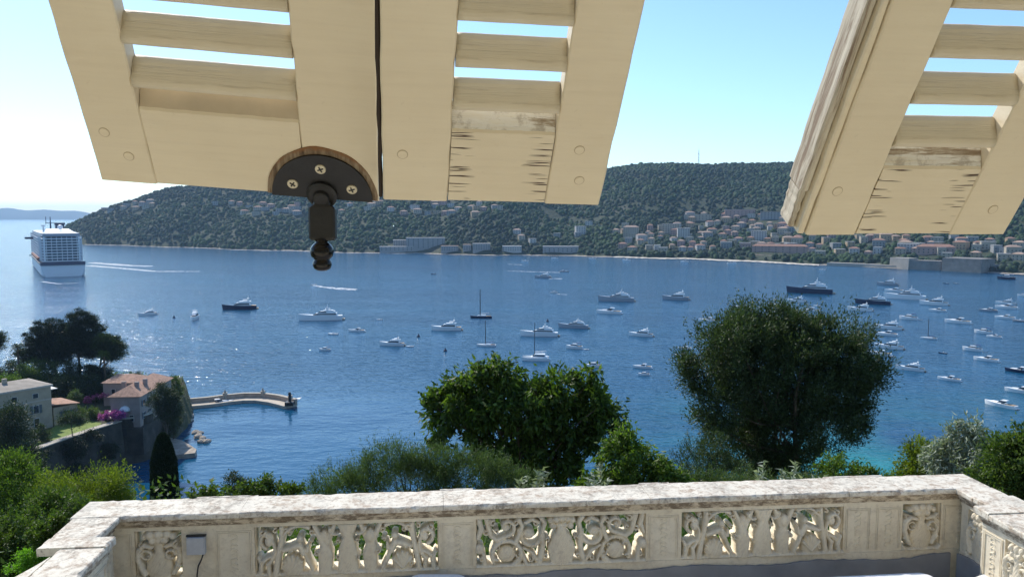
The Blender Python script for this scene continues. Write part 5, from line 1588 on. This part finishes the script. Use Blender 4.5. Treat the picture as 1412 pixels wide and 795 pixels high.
# beach and rocky shore strips, foam line
def shore_strip(name, p0, p1, w0, w1, z, mat, kind='structure', n=80, seed=0, off=0.0):
    rr = random.Random(seed); vs = []; fs = []
    for i in range(n + 1):
        px = p0 + (p1 - p0) * i / n; u = (px - 706) / FPX
        # walk along the ray to the shoreline of the terrain
        yy = np.arange(750, 2300, 1.5); hh = cape_h(u * yy, yy)
        k = np.where(hh > 0.05)[0]
        y = yy[k[0]] if len(k) else 1700
        a = w0 * rr.uniform(.6, 1.4); b = w1 * rr.uniform(.7, 1.3)
        vs += [(u * (y - a - off), y - a - off, z), (u * (y + b - off), y + b - off, z + (.8 if kind == 'structure' else 0))]
        if i: fs.append((2*i - 2, 2*i, 2*i + 1, 2*i - 1))
    mb = MB(); mb.add(vs, fs); o = mb.build(name, mat, fix=False); tag(o, kind=kind)
shore_strip('beach', 846, 1130, 16, 10, .35, M_SAND, seed=1)
shore_strip('rocky_shore', 100, 846, 5, 7, .4, M_ROCK, seed=2, n=160)
shore_strip('rocky_shore_right', 1130, 1420, 6, 8, .4, M_ROCK, seed=3)
shore_strip('foam', 92, 560, 9, 3, .06, M_FOAM, 'stuff', seed=4, n=140, off=5)
shore_strip('foam_line', 560, 1400, 3, 2, .06, M_FOAM, 'stuff', seed=5, n=140, off=6)

# woods
def woods():
    n = 105000
    # uniform on the ground, thinned outside the view and where nothing can be seen
    y = RNG.uniform(790, 2150, n); u = RNG.uniform(-.60, .86, n)
    keep = RNG.random(n) < (y / 2150)
    y = y[keep]; u = u[keep]; x = u * y
    h = cape_h(x, y)
    dc = np.interp(u, U_C, D_C); dr = np.interp(u, U_R, D_R)
    ok = (h > 1.2) & (y < dr + 70)
    # town and cliffs are thinner
    sx = (cape_h(x + 6, y) - h) / 6; sy = (cape_h(x, y + 6) - h) / 6
    x, y, h, u = x[ok], y[ok], h[ok], u[ok]
    fx = 706 + FPX * u; t = ((y - dc[ok]) / (dr[ok] - dc[ok]))
    town = ((fx > 850) & (t < .42)) | ((fx > 1090) & (t < .5))
    cliff = (np.sin(fx * .02 + 1) * .05 + .47 - t > 0) & (np.sin(fx * .02 + 1) * .05 + .40 - t < 0) & (fx > 620) & (fx < 1000)
    pk = RNG.random(len(x)) < np.where(town, .9, np.where(cliff, .35, 1.0))
    x, y, h, t = x[pk], y[pk], h[pk], t[pk]
    if HOUSE_SPOTS:
        H = np.array(HOUSE_SPOTS); g = np.ones(len(x), bool)
        for hx, hy, hr in H:
            dx = x - hx; dy = y - hy
            g &= ~(((dx ** 2 + dy ** 2) < hr ** 2) | ((np.abs(dx - dy * hx / hy) < hr * .9) & (dy < 0) & (dy > -hr - 9)))
        x, y, h, t = x[g], y[g], h[g], t[g]
    n = len(x)
    s = RNG.uniform(1.9, 3.9, n) * RNG.uniform(.75, 1.35, n)
    V = np.repeat(DV[None], n, 0) * (s[:, None, None] * np.stack([RNG.uniform(.8, 1.3, n), RNG.uniform(.8, 1.3, n), RNG.uniform(.7, 1.25, n)], -1)[:, None, :])
    V *= RNG.uniform(.72, 1.22, V.shape[:2])[..., None]
    V += np.stack([x, y, h + s * .45], -1)[:, None, :]
    F = (DF[None] + (np.arange(n) * len(DV))[:, None, None]).reshape(-1, 3)
    o = np_mesh('woodland', V.reshape(-1, 3), F, M_CANOPY); tag(o, kind='stuff')
    print('woods', n)
woods()

# radio mast on the ridge
p = hit_cape(965, 226) or Vector((440, 1900, 180))
t = thing('radio_mast', 'thin lattice radio mast on the ridge', 'mast', (p.x, p.y, p.z))
mb = MB()
for sx, sy in ((-1.4, -1.4), (1.4, -1.4), (0, 1.6)): mb.tube([(sx, sy, 0), (sx * .3, sy * .3, 30)], .22, 4)
for z in range(2, 30, 3):
    f = 1 - .7 * z / 30; mb.tube([(-1.4 * f, -1.4 * f, z), (1.4 * f, -1.4 * f, z + 1.4), (0, 1.6 * f, z), (-1.4 * f, -1.4 * f, z + 1.4)], .13, 4)
mb.build('lattice', M_BASTION, t)
mb = MB(); mb.tube([(0, 0, 30), (0, 0, 38)], .16, 5); mb.box((0, 0, 22), (2.2, 2.2, 1.2)); mb.build('antenna', M_BASTION, t)

# ------------------------------------------------------------------ cruise ship
def cruise_ship():
    p = at_z(88, 381, 0)
    az = math.atan2(p.x, p.y) - R(3.6)              # heading, measured from +Y
    t = thing('cruise_ship', 'huge white cruise ship with dark blue stern band leaving the bay', 'cruise ship', p, -az)
    t.scale = (1, 1, .93)
    # local: +Y is the bow, stern at y=0
    HW_ = 18.5; L = 285
    WH = plain('ship_white', (.74, .76, .78), .5, 0, .03, .05); NV = plain('ship_navy', (.02, .03, .08), .4, 0, .05, .1); GL = plain('ship_glass', (.05, .085, .13), .15, 0, .2, .12)
    OR = plain('lifeboat_orange', (.42, .15, .08), .5)
    def hw(y, top=True):
        f = y / L
        return HW_ * (1.0 if f < .72 else max(.02, 1 - ((f - .72) / .28) ** 1.8)) * (1 if top or f < .6 else 1)
    secs = []
    for y in (0, 1.5, 6, 30, 120, 200, 220, 240, 255, 270, 280, 285):
        a = hw(y); b = a * (.86 if y < 1 else .93 if y < 6 else 1) * (1 - .25 * max(0, y / L - .7) / .3)
        secs.append([Vector((-b * .8, y, -4)), Vector((-b, y, 2)), Vector((-a, y, 12.2)), Vector((a, y, 12.2)), Vector((b, y, 2)), Vector((b * .8, y, -4))])
    mb = MB(); mb.loft(secs); mb.build('hull', WH, t)
    secs = []
    for y in (-1.0, 1.5, 30, 200, 240):
        a = hw(y if y > 0 else 0) + .35; secs.append([Vector((-a, y, 11.6)), Vector((-a, y, 15.2 if y < 20 else 13)), Vector((a, y, 15.2 if y < 20 else 13)), Vector((a, y, 11.6))])
    mb = MB(); mb.loft(secs); mb.build('blue_band', NV, t)
    # superstructure core in glass-dark, deck slabs and dividers in white
    y0, y1 = 5.5, 235
    secs = [[Vector((-a, y, 15.21)), Vector((-a, y, 40)), Vector((a, y, 40)), Vector((a, y, 15.21))] for y, a in ((y0, 14.2), (y0 + 3, 15.6), (60, 16.6), (200, 16.6), (y1, 12))]
    mb = MB(); mb.loft(secs); mb.build('superstructure', GL, t)
    for k in range(9):
        z = 15.3 + k * 2.85
        mb = MB(); secs = [[Vector((-a, y, z)), Vector((-a, y, z + .85)), Vector((a, y, z + .85)), Vector((a, y, z))] for y, a in ((y0 - 2.2 - (k % 3 == 0) * .3, 13.6), (y0 - .6, 15.6), (y0 + 3.5, 17.0), (60, 18.0), (200, 18.0), (y1 + 1, 12.6))]
        mb.loft(secs); mb.build('deck', WH, t)
    mb = MB()
    for i in range(-6, 7):
        if i % 2 == 0: mb.box((i * 2.15, y0 - .9, 28), (.42, 1.6, 25.4))
    for s in (-1, 1):
        mb.box((s * 14.6, y0 + .2, 28), (1.5, 2.2, 25.4))
        for y in range(12, 232, 7): mb.box((s * 17.2, y, 28.1), (1.1, .35, 25.3))
    mb.build('balcony_divider', WH, t)
    mb = MB(); secs = [[Vector((-a, y, 40.9)), Vector((-a * .98, y, 44)), Vector((a * .98, y, 44)), Vector((a, y, 40.9))] for y, a in ((7, 15.8), (60, 17), (200, 17), (228, 12))]
    mb.loft(secs); mb.build('upper_deck', plain('ship_upper_grey', (.30, .33, .38), .5), t)
    mb = MB(); mb.add([(-13, 14, 44.01), (13, 14, 44.01), (10, 60, 48), (-10, 60, 48), (-13, 60, 44.01), (13, 60, 44.01)], [(0,1,2,3), (0,3,4), (1,5,2), (3,2,5,4), (0,4,5,1)]); mb.build('aft_canopy', WH, t)
    mb = MB(); mb.lathe([(.5, 47), (2.2, 48.5), (2.6, 50), (2.0, 51.8), (.4, 52.6)], c=(1.5, 40, 0), n=12); mb.build('radar_dome', WH, t)
    mb = MB(); mb.box((5, 105, 48), (8, 16, 9)); mb.box((5, 104, 53), (9.5, 14, 2.4)); mb.build('funnel', NV, t)
    mb = MB(); mb.tube([(-4, 92, 44), (-4, 92, 61)], [1.1, .4], 6); mb.box((-4, 92, 54), (9, 1, .7)); mb.tube([(-8, 92, 53), (-8, 92, 61)], .35, 5); mb.build('mast', NV, t)
    mb = MB(); mb.tube([(-12, 60, 44), (-12, 60, 51)], [1.0, .8], 6); mb.box((-12, 60, 51.5), (4, 3, 1.4)); mb.build('crane', WH, t)
    for k in range(6):
        mb = MB(); mb.lathe([(.1, -5), (1.3, -4.2), (1.7, 0), (1.3, 4.2), (.1, 5)], n=8, M=Matrix.Translation((-19.2, 35 + k * 24, 17.5)) @ Matrix.Rotation(R(90), 4, 'X')); mb.build('lifeboat', OR, t)
    mb = MB(); mb.box((-22, 150, 36), (8, 3, 2.5)); mb.build('bridge_wing', NV, t)
cruise_ship()

# ------------------------------------------------------------------ boats
BW = plain('boat_white', (.86, .86, .84), .35, 0, .03, .5); BG = plain('boat_grey', (.36, .38, .41), .35, 0, .05, .5); BN = plain('boat_navy', (.016, .024, .06), .25, 0, .05, .5)
BGL = plain('boat_glass', (.02, .03, .045), .1); BT = plain('boat_teak', (.36, .25, .15), .7); BCV = plain('boat_blue_canvas', (.03, .06, .16), .7); BM = plain('boat_mast_metal', (.07, .07, .075), .5); BRB = plain('boat_rubber_grey', (.30, .30, .31), .6)
# unit length boats, bow toward +X; roots hidden away and used as first copies
def hull_loft(mb, beam, free, draft=.03, bow_up=.5, tr=.9, n=14, stern=-.48):
    secs = []
    for i in range(n + 1):
        t = i / n; x = stern + (.5 - stern) * t
        w = beam / 2 * (tr + (1 - tr) * min(1, t * 3)) * (1 - max(0, (t - .45) / .55) ** 2.2)
        w = max(w, .0015); z1 = free * (1 + bow_up * t ** 2)
        kz = -draft * (1 - max(0, (t - .8) / .2) * .9) 
        xo = .0
        secs.append([Vector((x - .04 * (t > .9), -w * .25, kz)), Vector((x, -w * .82, 0.0)), Vector((x + .02 * t, -w, z1)), Vector((x + .02 * t, w, z1)), Vector((x, w * .82, 0.0)), Vector((x - .04 * (t > .9), w * .25, kz))])
    mb.loft(secs); return secs
def cabin(mb, x0, x1, w0, w1, z0, z1, rake0=.0, rake1=.06, taper=.8):
    v = [(x0, -w0, z0), (x1, -w1, z0), (x1, w1, z0), (x0, w0, z0), (x0 + rake0, -w0 * taper, z1), (x1 - rake1, -w1 * taper, z1), (x1 - rake1, w1 * taper, z1), (x0 + rake0, w0 * taper, z1)]
    mb.add(v, [(0,3,2,1), (4,5,6,7), (0,1,5,4), (1,2,6,5), (2,3,7,6), (3,0,4,7)])
CACHE = {}
def boat_parts(kind, hullc):
    key = (kind, hullc)
    if key in CACHE: return CACHE[key]
    H = {'w': BW, 'n': BN, 'g': BG, 't': BT}[hullc]; P = []
    def add(nm, fn, mat):
        mb = MB(); fn(mb); P.append((nm, mb.data(nm, mat)))
    if kind == 'fly':
        add('hull', lambda m: hull_loft(m, .25, .075, bow_up=.55), H)
        add('cabin', lambda m: cabin(m, -.30, .20, .105, .075, .08, .145, .02, .12, .85), BW)
        add('window_band', lambda m: cabin(m, -.28, .185, .1065, .078, .097, .131, .012, .085, .93), BGL)
        add('flybridge', lambda m: (cabin(m, -.32, .04, .10, .08, .147, .172, 0, .03, .95), m.box((-.16, 0, .20), (.14, .12, .012))), BW)
        add('radar_arch', lambda m: (m.box((-.24, -.075, .19), (.03, .012, .07)), m.box((-.24, .075, .19), (.03, .012, .07)), m.box((-.245, 0, .228), (.05, .16, .012)), m.tube([(-.24, 0, .23), (-.25, 0, .29)], .004, 4)), BW)
        add('swim_platform', lambda m: m.box((-.505, 0, .018), (.06, .2, .012)), BT)
        add('aft_deck', lambda m: m.box((-.39, 0, .0745), (.16, .2, .012)), BT)
    elif kind == 'sport':
        add('hull', lambda m: hull_loft(m, .26, .075, bow_up=.35), H)
        add('foredeck', lambda m: cabin(m, -.05, .36, .10, .03, .086, .112, 0, .12, .75), BW)
        add('windshield', lambda m: cabin(m, -.12, .10, .098, .07, .10, .148, .0, .11, .8), BGL)
        add('hardtop', lambda m: cabin(m, -.22, .0, .088, .07, .150, .166, .02, .04, .92), BW)
        add('cockpit', lambda m: m.box((-.30, 0, .078), (.26, .19, .014)), BT)
        add('swim_platform', lambda m: m.box((-.505, 0, .018), (.06, .2, .012)), BW)
    elif kind == 'cabin':
        add('hull', lambda m: hull_loft(m, .32, .10, bow_up=.45), H)
        add('cabin', lambda m: cabin(m, -.16, .26, .12, .06, .10, .20, .0, .14, .85), BW)
        add('window_band', lambda m: cabin(m, -.155, .235, .1215, .066, .135, .175, .0, .08, .92), BGL)
        add('canopy', lambda m: (m.box((-.27, 0, .245), (.26, .22, .014)), [m.tube([(x, s * .1, .09), (x, s * .1, .245)], .006, 4) for x in (-.38, -.16) for s in (-1, 1)]), BCV)
        add('cockpit', lambda m: m.box((-.30, 0, .102), (.26, .22, .014)), BT)
    elif kind == 'super':
        add('hull', lambda m: hull_loft(m, .18, .075, bow_up=.45, tr=.94), H)
        add('main_deck', lambda m: cabin(m, -.36, .20, .078, .05, .08, .118, .0, .10, .92), BW)
        add('window_band', lambda m: cabin(m, -.34, .18, .0795, .052, .09, .110, .0, .06, .96), BGL)
        add('upper_deck', lambda m: (cabin(m, -.32, .08, .07, .045, .12, .15, .0, .08, .9),), BW)
        add('bridge_windows', lambda m: cabin(m, -.12, .07, .0705, .047, .128, .143, .0, .045, .94), BGL)
        add('sun_deck', lambda m: (cabin(m, -.28, -.04, .06, .05, .152, .162, .0, .04, .95), m.box((-.15, 0, .185), (.12, .08, .008))), BW)
        add('mast', lambda m: (m.box((-.14, 0, .19), (.03, .05, .06)), m.tube([(-.14, 0, .2), (-.15, 0, .26)], .004, 4)), BW)
        add('swim_platform', lambda m: m.box((-.505, 0, .018), (.06, .15, .01)), BT)
    elif kind == 'sail':
        add('hull', lambda m: hull_loft(m, .27, .085, bow_up=.3, tr=.75), H)
        add('cabin', lambda m: cabin(m, -.18, .20, .085, .04, .086, .125, .0, .06, .85), BW)
        add('cockpit', lambda m: m.box((-.32, 0, .09), (.22, .17, .012)), BT)
        add('mast', lambda m: (m.tube([(.06, 0, .12), (.06, 0, 1.32)], [.024, .017], 5), m.tube([(.06, -.1, .75), (.06, .1, .75)], .003, 4), m.tube([(.49, 0, .12), (.06, 0, 1.18)], .0016, 3), m.tube([(-.46, 0, .1), (.06, 0, 1.18)], .0016, 3)), BM)
        add('boom', lambda m: m.tube([(.06, 0, .20), (-.34, 0, .21)], [.017, .012], 6), BCV if hullc == 'w' else BW)
        add('bimini', lambda m: m.box((-.28, 0, .21), (.14, .16, .01)), BCV)
    elif kind == 'cat':
        for s in (-1, 1): add('hull', lambda m, s=s: m.loft([[p + Vector((0, s * .17, 0)) for p in sec] for sec in hull_loft(MB(), .12, .08, bow_up=.2)]), BW)
        add('deck', lambda m: m.box((-.12, 0, .085), (.6, .36, .03)), BW)
        add('cabin', lambda m: cabin(m, -.34, .14, .17, .11, .10, .165, .0, .10, .8), BW)
        add('window_band', lambda m: cabin(m, -.33, .125, .171, .113, .118, .148, .0, .06, .92), BGL)
        add('mast', lambda m: m.tube([(.05, 0, .15), (.05, 0, 1.0)], [.016, .011], 5), BM)
        add('boom', lambda m: m.tube([(.05, 0, .22), (-.38, 0, .24)], [.018, .014], 6), BW)
    else:  # dinghy / small open boat
        add('hull', lambda m: hull_loft(m, .38, .10, bow_up=.5), {'w': BW, 'g': BRB, 'n': BN, 't': BT}[hullc])
        add('floor', lambda m: m.box((-.1, 0, .104), (.6, .26, .012)), BRB)
        add('console', lambda m: cabin(m, -.1, .06, .06, .05, .11, .2, 0, .05, .8), BW)
        add('outboard', lambda m: m.box((-.52, 0, .10), (.06, .09, .16)), BG)
    CACHE[key] = P
    return P
KN = {'fly': ('motor_yacht', 'motor yacht'), 'sport': ('sport_cruiser', 'motorboat'), 'cabin': ('cabin_cruiser', 'motorboat'), 'super': ('superyacht', 'superyacht'),
      'sail': ('sailing_boat', 'sailboat'), 'cat': ('catamaran', 'catamaran'), 'dinghy': ('dinghy', 'dinghy')}
def boat(px, py, lpx, kind, hc, label, head=172, scale=1.0):
    """px, py: waterline middle; lpx: apparent length in photo pixels; head: bow direction in degrees (0 = right, 90 = away, 180 = left)"""
    p = at_z(px, py, 0); dist = math.hypot(p.x, p.y); az = math.atan2(p.x, p.y)
    a = R(head) - az                                  # turn with the line of sight
    app = abs(math.cos(R(head))) + .26 * abs(math.sin(R(head)))
    L = lpx * p.y * 1.0 / FPX / app * 1.22 * (math.cos(az) ** -0)
    nm, cat = KN[kind]
    t = thing(nm, label, cat, (p.x, p.y, 0), a, 'boats anchored in the bay' if lpx > 8 else 'boats anchored in the bay')
    t.scale = (L, L * scale, L * (1.0 if kind in ('sail', 'dinghy') else 1.4))
    for n_, me in boat_parts(kind, hc):
        o = bpy.data.objects.new(n_, me); COL.objects.link(o); o.parent = t
    return t
B = [
 (204, 434, 21, 'fly', 'w', 'white yacht with flybridge nearest the tall pines', 200),
 (268, 440, 12, 'fly', 'w', 'small white boat seen from astern left of the dark hulled yacht', 262),
 (331, 426, 38, 'fly', 'n', 'dark hulled yacht left of the hanging knob', 176),
 (443, 441, 50, 'super', 'w', 'large white yacht straight below the hanging knob', 176),
 (459, 461, 12, 'dinghy', 'w', 'small open white boat just below the large white yacht', 165),
 (492, 457, 20, 'sport', 'w', 'white motorboat right of the large white yacht', 165),
 (448, 483, 14, 'cabin', 'w', 'little cabin boat lowest in the group below the knob', 165),
 (541, 476, 30, 'fly', 'w', 'white cruiser with a tender lying off its stern', 165),
 (565, 478, 9, 'dinghy', 'w', 'tiny tender floating behind the white cruiser below centre left', 178),
 (523, 441, 7, 'dinghy', 'w', 'tiny white boat alone on open water right of the large white yacht', 200),
 (616, 455, 35, 'fly', 'w', 'white motor yacht left of the two masted boats', 176),
 (664, 438, 25, 'sail', 'n', 'dark hulled sailing boat with tall bare mast', 178),
 (671, 477, 23, 'sail', 'w', 'white sailing boat nearer than the dark hulled one', 172),
 (744, 463, 44, 'super', 'w', 'big streamlined white yacht above the catamaran', 176),
 (739, 496, 31, 'cat', 'w', 'catamaran with mast above the round green tree', 178),
 (791, 452, 36, 'super', 'g', 'open yacht with dark boot stripe right of the streamlined yacht', 170),
 (792, 480, 20, 'cabin', 'w', 'white boat towing a dinghy above the round tree', 168),
 (808, 482, 7, 'dinghy', 'w', 'dinghy tied behind the white boat above the round tree', 176),
 (818, 506, 20, 'cabin', 'w', 'white boat touching the top twig of the round tree', 178),
 (850, 415, 41, 'super', 'g', 'dark grey classic motor yacht right of centre', 178),
 (840, 432, 30, 'sport', 'w', 'white sport boat just below the grey classic yacht', 168),
 (932, 413, 31, 'fly', 'g', 'grey-hulled yacht far above the left side of the olive tree', 172),
 (884, 463, 29, 'fly', 'w', 'white flybridge yacht halfway between the two trees', 168),
 (976, 443, 22, 'sport', 'w', 'sport boat at the upper left rim of the olive crown', 165),
 (944, 481, 16, 'sport', 'w', 'white boat partly hidden by left edge of the olive crown', 175),
 (936, 490, 11, 'dinghy', 'w', 'small open boat below the half hidden one at the olive crown', 175),
 (886, 507, 22, 'sport', 'w', 'white sport boat between the round tree and the olive tree', 174),
 (888, 517, 14, 'cabin', 'w', 'small cabin boat below the sport boat between the trees', 176),
 (749, 383, 19, 'fly', 'g', 'grey yacht under way near the far shore', 178),
 (778, 375, 11, 'sport', 'g', 'dark speedboat trailing a long wake near the far shore', 0),
 (764, 404, 9, 'cabin', 'w', 'tiny white boat alone below the yacht under way', 182),
 (433, 393, 7, 'sport', 'w', 'white speedboat throwing spray below the hanging knob', 172),
 (1117, 404, 50, 'super', 'n', 'long navy superyacht with white wheelhouse', 178),
 (1098, 416, 22, 'fly', 'w', 'white yacht right under the navy superyacht', 170),
 (1073, 422, 20, 'sport', 'w', 'white boat over the top of the olive crown', 175),
 (1126, 422, 8, 'dinghy', 'w', 'tiny boat right of the olive top', 178),
 (1118, 429, 20, 'sport', 'w', 'boat half hidden by the top right of the olive crown', 174),
 (1022, 425, 20, 'sport', 'w', 'boat half hidden by the top left of the olive crown', 176),
 (1224, 393, 23, 'fly', 'g', 'grey yacht furthest back of the right hand cluster', 172),
 (1233, 402, 20, 'sport', 'w', 'slim white boat just behind the large white superyacht', 176),
 (1248, 412, 44, 'super', 'w', 'large white superyacht in the right hand cluster', 176),
 (1204, 419, 38, 'super', 'n', 'navy hulled yacht left of the large white superyacht', 176),
 (1186, 428, 28, 'fly', 'w', 'white yacht below the left end of the navy hulled yacht', 170),
 (1288, 420, 30, 'fly', 'w', 'flybridge yacht right of the large white superyacht', 174),
 (1293, 429, 18, 'sport', 'w', 'low white boat under the flybridge yacht at right', 178),
 (1253, 440, 20, 'cabin', 'w', 'white cabin boat with a tender in the middle of the cluster', 168),
 (1267, 441, 6, 'dinghy', 'w', 'tender behind the cabin boat in the middle of the cluster', 176),
 (1321, 445, 28, 'sport', 'w', 'white sport cruiser alone at the right of the cluster', 168),
 (1225, 453, 31, 'fly', 'w', 'upper yacht of the pair rafted beyond the olive crown', 172),
 (1223, 462, 24, 'sport', 'w', 'lower yacht of the pair rafted beyond the olive crown', 170),
 (1226, 480, 32, 'fly', 'w', 'white yacht above the tender near the right of the olive crown', 170),
 (1213, 489, 26, 'sport', 'w', 'boat against the right rim of the olive crown', 172),
 (1230, 492, 7, 'dinghy', 'g', 'grey tender right of the boat at the olive rim', 176),
 (1255, 510, 32, 'fly', 'w', 'white yacht lying right of the olive crown', 170),
 (1281, 467, 18, 'sail', 'w', 'small white boat with thin mast in the right cluster', 174),
 (1309, 524, 25, 'sport', 'w', 'white cruiser on the edge of the turquoise water', 168),
 (1341, 483, 21, 'cabin', 'w', 'white boat above the pair of dark cockpit boats at right', 168),
 (1360, 497, 27, 'sport', 'w', 'white speedboat with dark cockpit near the right edge', 164),
 (1356, 459, 19, 'cabin', 'w', 'left boat of the touching pair near the right edge', 168),
 (1371, 465, 16, 'sport', 'w', 'right boat of the touching pair near the right edge', 170),
 (1387, 419, 20, 'fly', 'w', 'upper boat of a close pair far at the right edge', 176),
 (1388, 425, 23, 'sport', 'w', 'lower boat of a close pair far at the right edge', 172),
 (1363, 429, 19, 'sport', 'g', 'low grey boat left of the close pair at right', 178),
 (1386, 439, 21, 'sport', 'w', 'slim boat below the close pair at right', 172),
 (1406, 443, 14, 'dinghy', 'g', 'small grey boat behind the slim boat at the right edge', 176),
 (1380, 560, 36, 'sport', 'w', 'largest nearest white motorboat over the turquoise shallows', 152),
 (1408, 541, 34, 'sport', 'w', 'white boat cut by the right edge above the nearest motorboat', 168),
 (1406, 513, 30, 'sport', 'n', 'dark hulled boat cut by the right edge', 168),
 (1388, 385, 18, 'cabin', 'n', 'dark boat anchored close to the citadel', 178),
 (1134, 372, 7, 'dinghy', 'w', 'tiny white boat off the end of the beach', 178),
 (1009, 363, 10, 'sport', 'w', 'small white boat passing the beach', 10),
 (944, 361, 9, 'sport', 'w', 'little boat off the railway arcade', 176),
 (864, 359, 9, 'dinghy', 'w', 'little boat off the left end of the beach', 176),
 (817, 357, 8, 'dinghy', 'w', 'little boat off the long grey waterside shed', 176),
 (765, 356, 8, 'sail', 'w', 'tiny sailing boat in front of the long grey shed', 176),
 (724, 360, 8, 'dinghy', 'w', 'tiny boat off the white roofed waterside building', 178),
 (598, 378, 6, 'dinghy', 'n', 'tiny dark rowing boat on open water left of centre', 178),
 (1300, 487, 9, 'dinghy', 'n', 'dark inflatable between the boats at right', 172),
 (1305, 391, 6, 'dinghy', 'n', 'tiny dark boat left one of two off the citadel', 178),
 (1318, 391, 6, 'dinghy', 'g', 'tiny grey boat right one of two off the citadel', 178),
 (1410, 408, 10, 'cabin', 'w', 'white boat cut by the right edge level with the navy superyacht', 176),
 (304, 557, 29, 'sport', 'w', 'white motorboat moored along the curved pier', 5),
 (401, 552, 15, 'sport', 'w', 'white speedboat rounding the tip of the pier', 190),
 (44, 352, 5, 'dinghy', 'n', 'tiny boat speeding left of the cruise ship', 180),
]
for b in B: boat(*b)

# wakes and foam patches lying on the sea
def wake(pix, w0, w1, name='wake'):
    pts = [at_z(a, b, .05) for a, b in pix]; n = len(pts); vs = []; fs = []
    for i in range(n * 6 - 5):
        f = i / 6; k = min(int(f), n - 2); p = pts[k].lerp(pts[k + 1], f - k); w = w0 + (w1 - w0) * i / (n * 6 - 6)
        w *= random.uniform(.7, 1.3)
        vs += [(p.x, p.y - w * 1.6, .05), (p.x, p.y + w * 1.6, .05)]
        if i: fs.append((2*i - 2, 2*i, 2*i + 1, 2*i - 1))
    mb = MB(); mb.add(vs, fs); o = mb.build(name, M_FOAM, fix=False); tag(o, kind='stuff')
wake([(431, 393), (445, 395.5), (465, 397.5), (492, 399)], 1.5, 4.5)
wake([(700, 373.5), (735, 374.5), (772, 375.5)], 1.0, 1.6)
wake([(757, 384), (775, 384)], 1.2, 1.6)
wake([(700, 364), (720, 365)], 1.2, 1.6)
wake([(766, 405), (782, 406)], .5, .7)
wake([(396, 552.5), (404, 550.5), (414, 549)], 1.2, 1.0)
wake([(122, 366), (160, 369), (215, 374), (275, 374)], 5, 1.5)
wake([(125, 362), (180, 366), (210, 367)], 7, 3)
wake([(6, 355), (48, 353.5)], 1.5, 3)
wake([(58, 388), (80, 391), (110, 390)], 1.6, 1.2)
for (a, b, lb) in ((577, 464, 'dark mooring buoy left of centre on open water'), (614, 484, 'dark mooring buoy below the white motor yacht'), (240, 438, 'small buoy between the two leftmost boats'), (755, 443, 'small buoy above the streamlined yacht')):
    p = at_z(a, b, 0); t = thing('mooring_buoy', lb, 'buoy', p, 0, 'mooring buoys'); mb = MB(); mb.lathe([(.3, -.3), (.8, 0), (.75, .5), (.3, .9), (.12, 1.6)], n=10); mb.build('float', BN, t)
